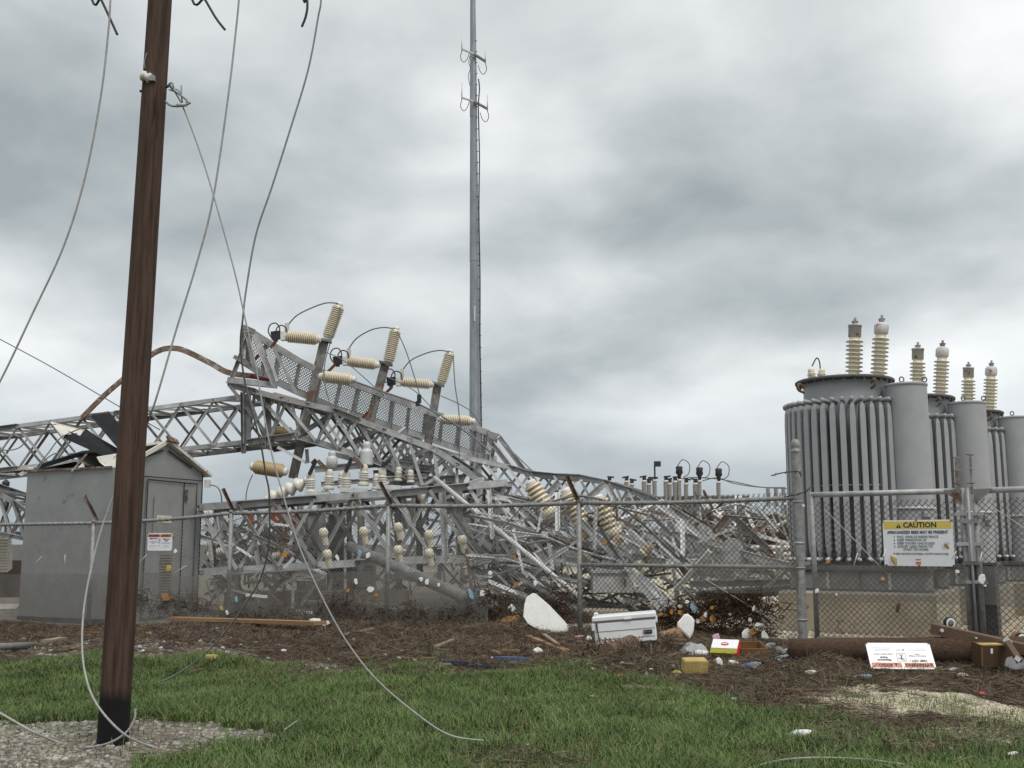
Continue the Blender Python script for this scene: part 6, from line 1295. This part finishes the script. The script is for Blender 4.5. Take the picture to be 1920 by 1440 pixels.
def wheel(px, py, Y, label):
    c = P(px, py, Y); r = thing('wheel', c, label, 'wheel', 'wheels behind the timber'); M = Matrix.Translation(c) @ Matrix.Rotation(R(90), 4, 'X') @ Matrix.Rotation(R(12), 4, 'Y')
    mb = MB(); mb.lathe([(.045, -.03), (.062, -.03), (.07, -.015), (.07, .015), (.062, .03), (.045, .03)], 20, M); part('tyre', mb, 'rubber', r)
    mb = MB(); mb.lathe([(.052, -.031), (.058, -.033), (.058, .033), (.052, .031)], 20, M); part('white_wall', mb, 'sign_white', r); mb = MB(); mb.lathe([(.012, -.04), (.04, -.034), (.04, .034), (.012, .04)], 16, M); part('hub', mb, 'galv_dark', r)
wheel(1780, 1168, 12.95, 'small whitewall wheel above the slanting timber'); wheel(1914, 1198, 12.35, 'small whitewall wheel cut by the right edge')
tb = thing('slanting_timber', P(1830, 1190, 13), 'weathered brown timber propped slanting on the fallen pole', 'timber')
mb = MB(); mb.sweep([P(1749, 1178, 12.75), P(1935, 1220, 12.05)], rectp(.16, .115)); part('beam', mb, 'timber', tb)
for p, rr in ((P(1765, 1182, 12.6), .02), (P(1829, 1196, 12.35), .01)): mb = MB(); mb.lathe([(rr, 0), (rr, .03)], 8, Matrix.Translation(p + Vector((0, .0, 0))) @ Matrix.Rotation(R(90), 4, 'X')); part('bolt_head', mb, 'galv_light', tb)
member(tb, 'strap', P(1884, 1198, 12.05), P(1912, 1240, 11.85), .06, 'timber', 'bar'); member(tb, 'strap_plate', P(1884, 1197, 12.0), P(1895, 1208, 12.0), .07, 'galv_light', 'flat'); member(tb, 'strap_plate', P(1904, 1232, 11.82), P(1913, 1239, 11.82), .05, 'galv_light', 'flat')
# plastic and foam by the carton
chunk(1290, 1206, 34, 42, 'foam', 'round white foam piece standing behind the plastic wrap', 'foam scrap', 'foam_sheet', lean=12, th=.05, n=13, dz=.05)
chunk(1308, 1232, 54, 30, 'film', 'crumpled clear plastic wrap pile left of the carton', 'plastic wrap', 'plastic_wrap', th=.2, lean=30, n=12); chunk(1312, 1234, 50, 16, 'foam', 'white ribbed foam tray before the plastic wrap', 'foam tray', 'foam_tray', th=.1, lean=40)
chunk(1274, 1230, 20, 8, 'pink', 'pink plastic scrap left of the plastic wrap', 'plastic scrap', 'plastic_scrap', lean=50); chunk(1344, 1210, 16, 22, 'pink', 'dull pink rag behind the carton', 'rag', 'rag', lean=10)
r, bx = carton(1306, 1272, .3, .2, .15, 6, 'foam_yellow', 'yellow sponge block in the reeds before the carton', 'sponge_block', tilt_=12)
bx('sponge', (0, .07, .055), (.255, .15, .125), 'foam_yellow'); bx('sponge_top', (0, .07, .119), (.23, .13, .012), 'foam_yellow')
for k, (x, y, a, lb) in enumerate(((1444, 1222, 20, 'clear plastic bottle standing slanted in the bottle heap'), (1462, 1230, -30, 'clear plastic bottle lying in the bottle heap'), (1480, 1232, 60, 'clear plastic bottle at the right of the bottle heap'), (1408, 1262, 70, 'clear jar with blue label in the reeds'))):
    c = G(x, y, .08); M = Matrix.Translation(c) @ Matrix.Rotation(R(a), 4, 'Z') @ Matrix.Rotation(R(75), 4, 'X'); r = thing('plastic_bottle', c, lb, 'bottle'); mb = MB(); mb.lathe([(.03, -.1), (.036, -.09), (.036, .04), (.03, .07), (.014, .1), (.014, .12)], 14, M); part('bottle_body', mb, 'clear', r); mb = MB(); mb.lathe([(.0372, -.05), (.0372, .01)], 14, M); part('bottle_label', mb, 'film' if k < 3 else 'blue_plain', r)
chunk(1472, 1226, 14, 10, 'sign_yellow', 'yellow wrapper in the bottle heap', 'wrapper', 'wrapper', lean=30); chunk(1465, 1238, 34, 10, 'foam_blue', 'pale blue plastic under the bottle heap', 'plastic scrap', 'plastic_scrap', lean=50); chunk(1350, 1253, 14, 20, 'white_plastic', 'white cup with red rim before the carton', 'cup', 'cup', lean=15, th=.06); chunk(1377, 1248, 28, 14, 'foam', 'bent white foam piece right of the white cup', 'foam scrap', lean=50)
chunk(1270, 1272, 20, 14, 'green_olive', 'green and white wrapper left of the sponge block', 'wrapper', 'wrapper', lean=40); chunk(1158, 1275, 26, 12, 'red_orange', 'orange plastic scrap at the grass edge', 'plastic scrap', 'plastic_scrap', lean=45); chunk(1842, 1306, 14, 9, 'red_plastic', 'red plastic scrap above the white gravel', 'plastic scrap', 'plastic_scrap', lean=30)
chunk(1500, 1384, 46, 16, 'white_plastic', 'torn white paper in the grass at the right', 'paper', 'paper_scrap', lean=55, th=.02); chunk(399, 1243, 40, 22, 'foam_yellow', 'pale broken foam lump on the gravel strip right of the pole', 'foam scrap', lean=40, th=.12); chunk(386, 1238, 18, 14, 'foam', 'white foam lump beside the pale broken lump', 'foam scrap', lean=30)
chunk(260, 1226, 30, 8, 'white_plastic', 'white sheet scrap on the gravel right of the pole', 'sheet', 'sheet_scrap', lean=60, th=.01); chunk(948, 1170, 34, 18, 'foam_orange', 'orange-tan foam lump left of the foam slab', 'foam scrap', lean=30, th=.14); chunk(960, 1160, 14, 14, 'foam', 'white ball-like foam piece on the orange-tan lump', 'foam scrap', lean=10, dz=.1); chunk(972, 1166, 18, 12, 'foam_orange', 'small orange foam piece touching the foam slab', 'foam scrap', lean=30)
chunk(590, 1172, 26, 18, 'foam', 'white foam lump at the right end of the long board', 'foam scrap', lean=25, th=.12); chunk(610, 1177, 15, 12, 'foam', 'small white foam piece right of the long board', 'foam scrap', lean=25); chunk(575, 1163, 26, 14, 'galv_light', 'pale crumpled sheet behind the long board', 'sheet', 'sheet_scrap', lean=10); chunk(362, 1182, 34, 10, 'blue_dark', 'dark navy cloth before the long board', 'cloth', 'cloth', lean=40, th=.12); chunk(400, 1184, 32, 8, 'foam_blue', 'pale blue sheet before the long board', 'sheet', 'sheet_scrap', lean=60, th=.01); chunk(325, 1180, 24, 7, 'timber', 'dark wood splinter before the long board', 'wood', 'wood_splinter', lean=60)
chunk(278, 1195, 10, 9, 'foam_yellow', 'round cream lid right of the pole', 'lid', 'lid', lean=20, th=.02); chunk(268, 1178, 14, 9, 'foam_orange', 'small orange foam lump right of the pole', 'foam scrap', lean=30)
chunk(285, 1150, 60, 34, 'box_brown', 'dark charred panel leaning at the shed foot right of the pole', 'panel', 'charred_panel', th=.04, lean=30); chunk(262, 1140, 26, 14, 'foam_yellow', 'tan foam piece on the charred panel', 'foam scrap', lean=30, dz=.15); chunk(313, 1120, 20, 16, 'cardboard', 'tan wad caught before the shed louvre', 'wad', 'wad', on='fence'); chunk(520, 1165, 46, 20, 'timber', 'dark rotten lump behind the long board', 'wood', 'wood_lump', lean=20, th=.2); chunk(450, 1160, 30, 16, 'foam', 'white crumpled scraps behind the long board', 'foam scrap', lean=15)
chunk(962, 1248, 24, 9, 'foam_blue', 'pale blue foam below the blue strip', 'foam scrap', lean=50); chunk(1010, 1228, 22, 14, 'foam', 'white foam lump right of the thin lath', 'foam scrap', lean=35); chunk(1086, 1202, 22, 11, 'pink', 'pink and white wrapper left of the cooler', 'wrapper', 'wrapper', lean=45); chunk(1104, 1206, 14, 11, 'galv_light', 'pale grey scrap left of the cooler', 'scrap', 'scrap', lean=30)
for k, (x, y, a, m) in enumerate(((1519, 1266, 24, 'foam'), (1640, 1254, 14, 'foam_blue'), (1762, 1258, 16, 'foam_yellow'), (1788, 1260, 18, 'foam'), (1805, 1272, 28, 'foam'), (1628, 1276, 28, 'foam_blue'), (1858, 1258, 22, 'foam_blue'), (1378, 1316, 12, 'foam'), (1530, 1330, 9, 'foam'), (1900, 1420, 22, 'foam'))):
    chunk(x, y, a, a * .42, m, ('white foam flake at the left of the fallen pole', 'small blue foam bit at the fallen sign corner', 'tan foam lump right of the fallen sign', 'oval white foam flake right of the tan lump', 'curled white foam flake right of the fallen sign', 'pale blue flat scrap below the fallen sign', 'blue-white sponge before the wooden box', 'white foam bit at the grass edge', 'small white bit left of the white gravel', 'white foam lump in the grass at the lower right corner')[k], 'foam scrap', lean=48)
for k in range(130):   # tiny litter that nothing tells apart
    x = rnd.uniform(0, 1500); lo, hi = 1185, float(np.interp(x, GB[:, 0], GB[:, 1])) - 6
    if x > 1480: continue
    if 1100 < x < 1290: lo = 1240
    m_ = rnd.choice(('foam', 'foam', 'white_plastic', 'plank', 'foam_blue')); cw = {'foam': 'white', 'white_plastic': 'shiny white', 'plank': 'brown', 'foam_blue': 'blue'}[m_]
    ar = [t for lim, t in ((230, 'left of the wooden pole'), (420, 'right of the wooden pole'), (640, 'before the long board'), (900, 'at the centre left'), (1110, 'below the foam slab'), (1300, 'before the cooler'), (1600, 'below the food carton')) if x < lim][0]
    chunk(x, rnd.uniform(lo, hi), rnd.uniform(4, 13), rnd.uniform(3, 6), m_, f'tiny {cw} scrap in the brown reeds {ar}', 'litter', 'litter_scrap', f'tiny {cw} scraps {ar}', th=.02, lean=45, n=6)
for k in range(12): 
    x, y = [(990, 1410), (1188, 1381), (1110, 1316), (1268, 1342), (870, 1330), (700, 1300), (1050, 1290), (1340, 1305), (560, 1290), (470, 1330), (1235, 1352), (650, 1288)][k]
    if k > 3: continue
    c = G(x, y, .05); r = thing('flower', c, 'tiny white flower standing in the grass', 'flower', 'white flowers in the grass')
    mb = MB(); mb.tube([c - Vector((0, 0, .06)), c], .002, 4); part('stem', mb, 'grass', r)
    for j in range(5): a = j * 1.257; mb = MB(); mb.add([c, c + Vector((math.cos(a - .4) * .012, math.sin(a - .4) * .012, .004)), c + Vector((math.cos(a) * .02, math.sin(a) * .02, .006)), c + Vector((math.cos(a + .4) * .012, math.sin(a + .4) * .012, .004))], [(0, 1, 2, 3)]); part('petal', mb, 'sign_white', r)
# scraps caught in the fence
LAB = {'foam': ('white foam scrap caught in the chain-link mesh', 'white scraps in the fence'), 'foam_orange': ('orange foam scrap caught in the chain-link mesh', 'orange scraps in the fence'), 'foam_blue': ('blue foam scrap caught in the chain-link mesh', 'blue scraps in the fence'), 'foam_yellow': ('yellow foam scrap caught in the chain-link mesh', 'yellow scraps in the fence')}
for x, y, a, b, m in ((328, 1034, 9, 12, 'foam'), (315, 1067, 15, 16, 'foam_yellow'), (443, 1124, 8, 18, 'foam_blue'), (415, 1140, 10, 14, 'foam_yellow'), (425, 1148, 8, 12, 'foam'), (533, 1040, 13, 13, 'foam_orange'), (557, 1053, 10, 11, 'foam_blue'), (632, 1045, 10, 16, 'foam'), (674, 1038, 9, 20, 'foam_blue'), (690, 1042, 10, 14, 'foam'), (667, 1089, 12, 16, 'foam'), (652, 1108, 7, 9, 'foam_orange'), (695, 1105, 20, 13, 'foam'), (705, 1116, 10, 8, 'foam_orange'), (790, 1086, 11, 12, 'foam'), (801, 1091, 10, 18, 'foam'), (822, 1097, 6, 13, 'foam'), (883, 1115, 12, 26, 'foam_blue'), (905, 1112, 16, 14, 'foam'), (963, 1044, 10, 10, 'foam_orange'), (1133, 1018, 9, 12, 'foam_orange'), (968, 1096, 13, 14, 'foam_orange'), (1003, 1094, 10, 11, 'foam'), (919, 1075, 12, 10, 'foam'),
                      (1302, 1141, 18, 20, 'foam_blue'), (1278, 1150, 15, 16, 'foam_orange'), (1260, 1148, 10, 12, 'foam_orange'), (1296, 1160, 14, 12, 'foam_orange'), (1323, 1153, 11, 13, 'foam'), (1337, 1160, 14, 18, 'foam_orange'), (1318, 1160, 14, 12, 'foam_orange'), (1309, 1165, 14, 12, 'foam'), (1334, 1139, 10, 9, 'foam_orange'), (1276, 1137, 12, 9, 'foam'), (1414, 1141, 8, 12, 'foam'), (1407, 1162, 9, 12, 'foam'), (1422, 1171, 14, 10, 'foam'), (1400, 1188, 24, 26, 'foam'), (1433, 1190, 17, 22, 'foam'), (1425, 1203, 13, 12, 'foam'), (1412, 1185, 16, 14, 'foam_orange'), (1240, 1152, 10, 9, 'foam_orange'), (1288, 1128, 9, 9, 'foam'), (1370, 1152, 7, 7, 'foam_blue'),
                      (1532, 1108, 8, 12, 'foam'), (1569, 1115, 5, 5, 'foam'), (1553, 1054, 12, 10, 'foam_orange'), (1656, 1086, 10, 9, 'foam_yellow'), (1796, 1072, 11, 9, 'foam'), (1841, 1086, 13, 24, 'foam'), (1848, 1098, 6, 6, 'foam'), (1507, 948, 7, 7, 'foam')):
    lb, gr = LAB[m]; ar = [t for lim, t in ((400, 'before the shed'), (600, 'between the shed and the second post'), (780, 'before the leaning pipe'), (960, 'left of the foam slab'), (1085, 'above the foam slab'), (1230, 'above the cooler'), (1345, 'among the dark reeds'), (1480, 'left of the gate post'), (1800, 'on the first gate leaf'), (2000, 'on the second gate leaf')) if x < lim][0]
    lb = lb + ' ' + ar; gr = gr + ' ' + ar; chunk(x, y, a * .85, b * .85, m, lb, 'foam scrap', 'caught_scrap', gr, th=.025, lean=4, on='fence')
chunk(1680, 1052, 12, 26, 'foam_yellow', 'yellow wad stuck across the lower left of the caution sign', 'wad', 'stuck_wad', th=.03, lean=0, on='fence', roll=-.6); chunk(1685, 1140, 11, 16, 'box_brown', 'brown leaf-like scrap caught in the gate mesh', 'scrap', 'caught_scrap', th=.02, lean=0, on='fence')
# reeds woven into the fence
def fence_reeds(name, spots, label, m='straw_dark'):
    mb = MB()
    for x, y, sx, sy, n in spots:
        for k in range(n):
            px, py = rnd.gauss(x, sx), rnd.gauss(y, sy)
            if py > 1215 or py < 1050: continue
            p = FP(px, py, rnd.uniform(-.09, .05)); d_ = Vector((rnd.gauss(0, 1), rnd.gauss(0, .5), rnd.gauss(-.3, .7))).normalized() * rnd.uniform(.05, .22); s = d_.cross(Vector((rnd.gauss(0, .5), -1, rnd.gauss(0, .5)))).normalized() * rnd.uniform(.003, .008)
            mb.add([p - d_ / 2 - s, p - d_ / 2 + s, p + d_ / 2 + s, p + d_ / 2 - s], [(0, 1, 2, 3)])
    return solo(name, mb, m, label, 'reeds', kind='stuff')
fence_reeds('caught_reeds', [(1300, 1150, 40, 16, 460), (1360, 1138, 34, 14, 560), (1400, 1135, 26, 15, 400), (1280, 1175, 30, 14, 260), (1330, 1180, 44, 14, 260), (1250, 1165, 24, 14, 200), (1420, 1165, 24, 24, 180)], 'dark reeds woven into the fence left of the gate post')
fence_reeds('caught_reeds', [(920, 1130, 26, 18, 300), (1030, 1145, 24, 18, 300), (1050, 1130, 18, 20, 150), (850, 1155, 40, 12, 400), (640, 1140, 26, 20, 500), (760, 1155, 60, 12, 700), (500, 1155, 70, 10, 600), (330, 1135, 30, 12, 500), (255, 1125, 14, 12, 200)], 'dark reeds caught along the foot of the fence')
for k, (x, y, sx, sz, lb) in enumerate(((900, 1165, .9, .2, 'dark reed heap at the foot of the leaning pipe'), (1040, 1168, .8, .2, 'dark reed heap behind the foam slab'), (650, 1160, .9, .26, 'low reed heap under the second fence post'), (1340, 1195, 1.0, .10, 'reed heap against the fence behind the food carton'), (320, 1150, .9, .2, 'reed heap at the shed door'), (480, 1160, .8, .16, 'low reed heap behind the long board'), (780, 1166, 1.0, .2, 'low reed heap before the fence at the centre left'))):
    c = G(x, y); clump('reed_heap', (c.x, c.y + .3, c.z - .02), sx, .5, sz, 'straw_dark', lb, 'reeds', 900)
# yard: concrete footings seen through the mesh
for x0, x1, yb, Y, h_, lb in ((600, 760, 1130, 25.5, .35, 'long low concrete footing under the columns'), (900, 1080, 1095, 26, .3, 'low concrete footing behind the mangled lattice'), (1090, 1180, 1128, 21.8, .12, 'pale concrete slab behind the cooler'), (420, 560, 1120, 26.5, .3, 'concrete footing in the scraps right of the shed')):
    a, b = P(x0, yb, Y), P(x1, yb, Y); mb = MB(); mb.box(Vector(((a.x + b.x) / 2, Y + .5, h_ / 2 - .1)), (b.x - a.x, 1.0, h_ + .2)); solo('concrete_footing', mb, 'concrete', lb, 'footing')

for k in range(46):
    x = rnd.uniform(20, 1880); lo = 1192; hi = float(np.interp(x, GB[:, 0], GB[:, 1])) - 4
    if 1100 < x < 1300: lo = 1242
    if x > 1480: lo = 1268; hi = 1296
    ar = [t for lim, t in ((230, 'left of the wooden pole'), (420, 'right of the wooden pole'), (640, 'before the long board'), (900, 'at the centre left'), (1110, 'below the foam slab'), (1300, 'before the cooler'), (1500, 'below the food carton'), (1760, 'below the fallen sign'), (2000, 'below the wooden box')) if x < lim][0]
    y = rnd.uniform(lo, max(hi, lo + 5)); dx = rnd.uniform(8, 30); plank(x, y, x + dx, y + rnd.uniform(-5, 5), rnd.uniform(.012, .03), .012, rnd.choice(('plank', 'plank_grey', 'timber')), 'small stick lying in the brown reeds ' + ar, 'stick')['group'] = 'small sticks ' + ar
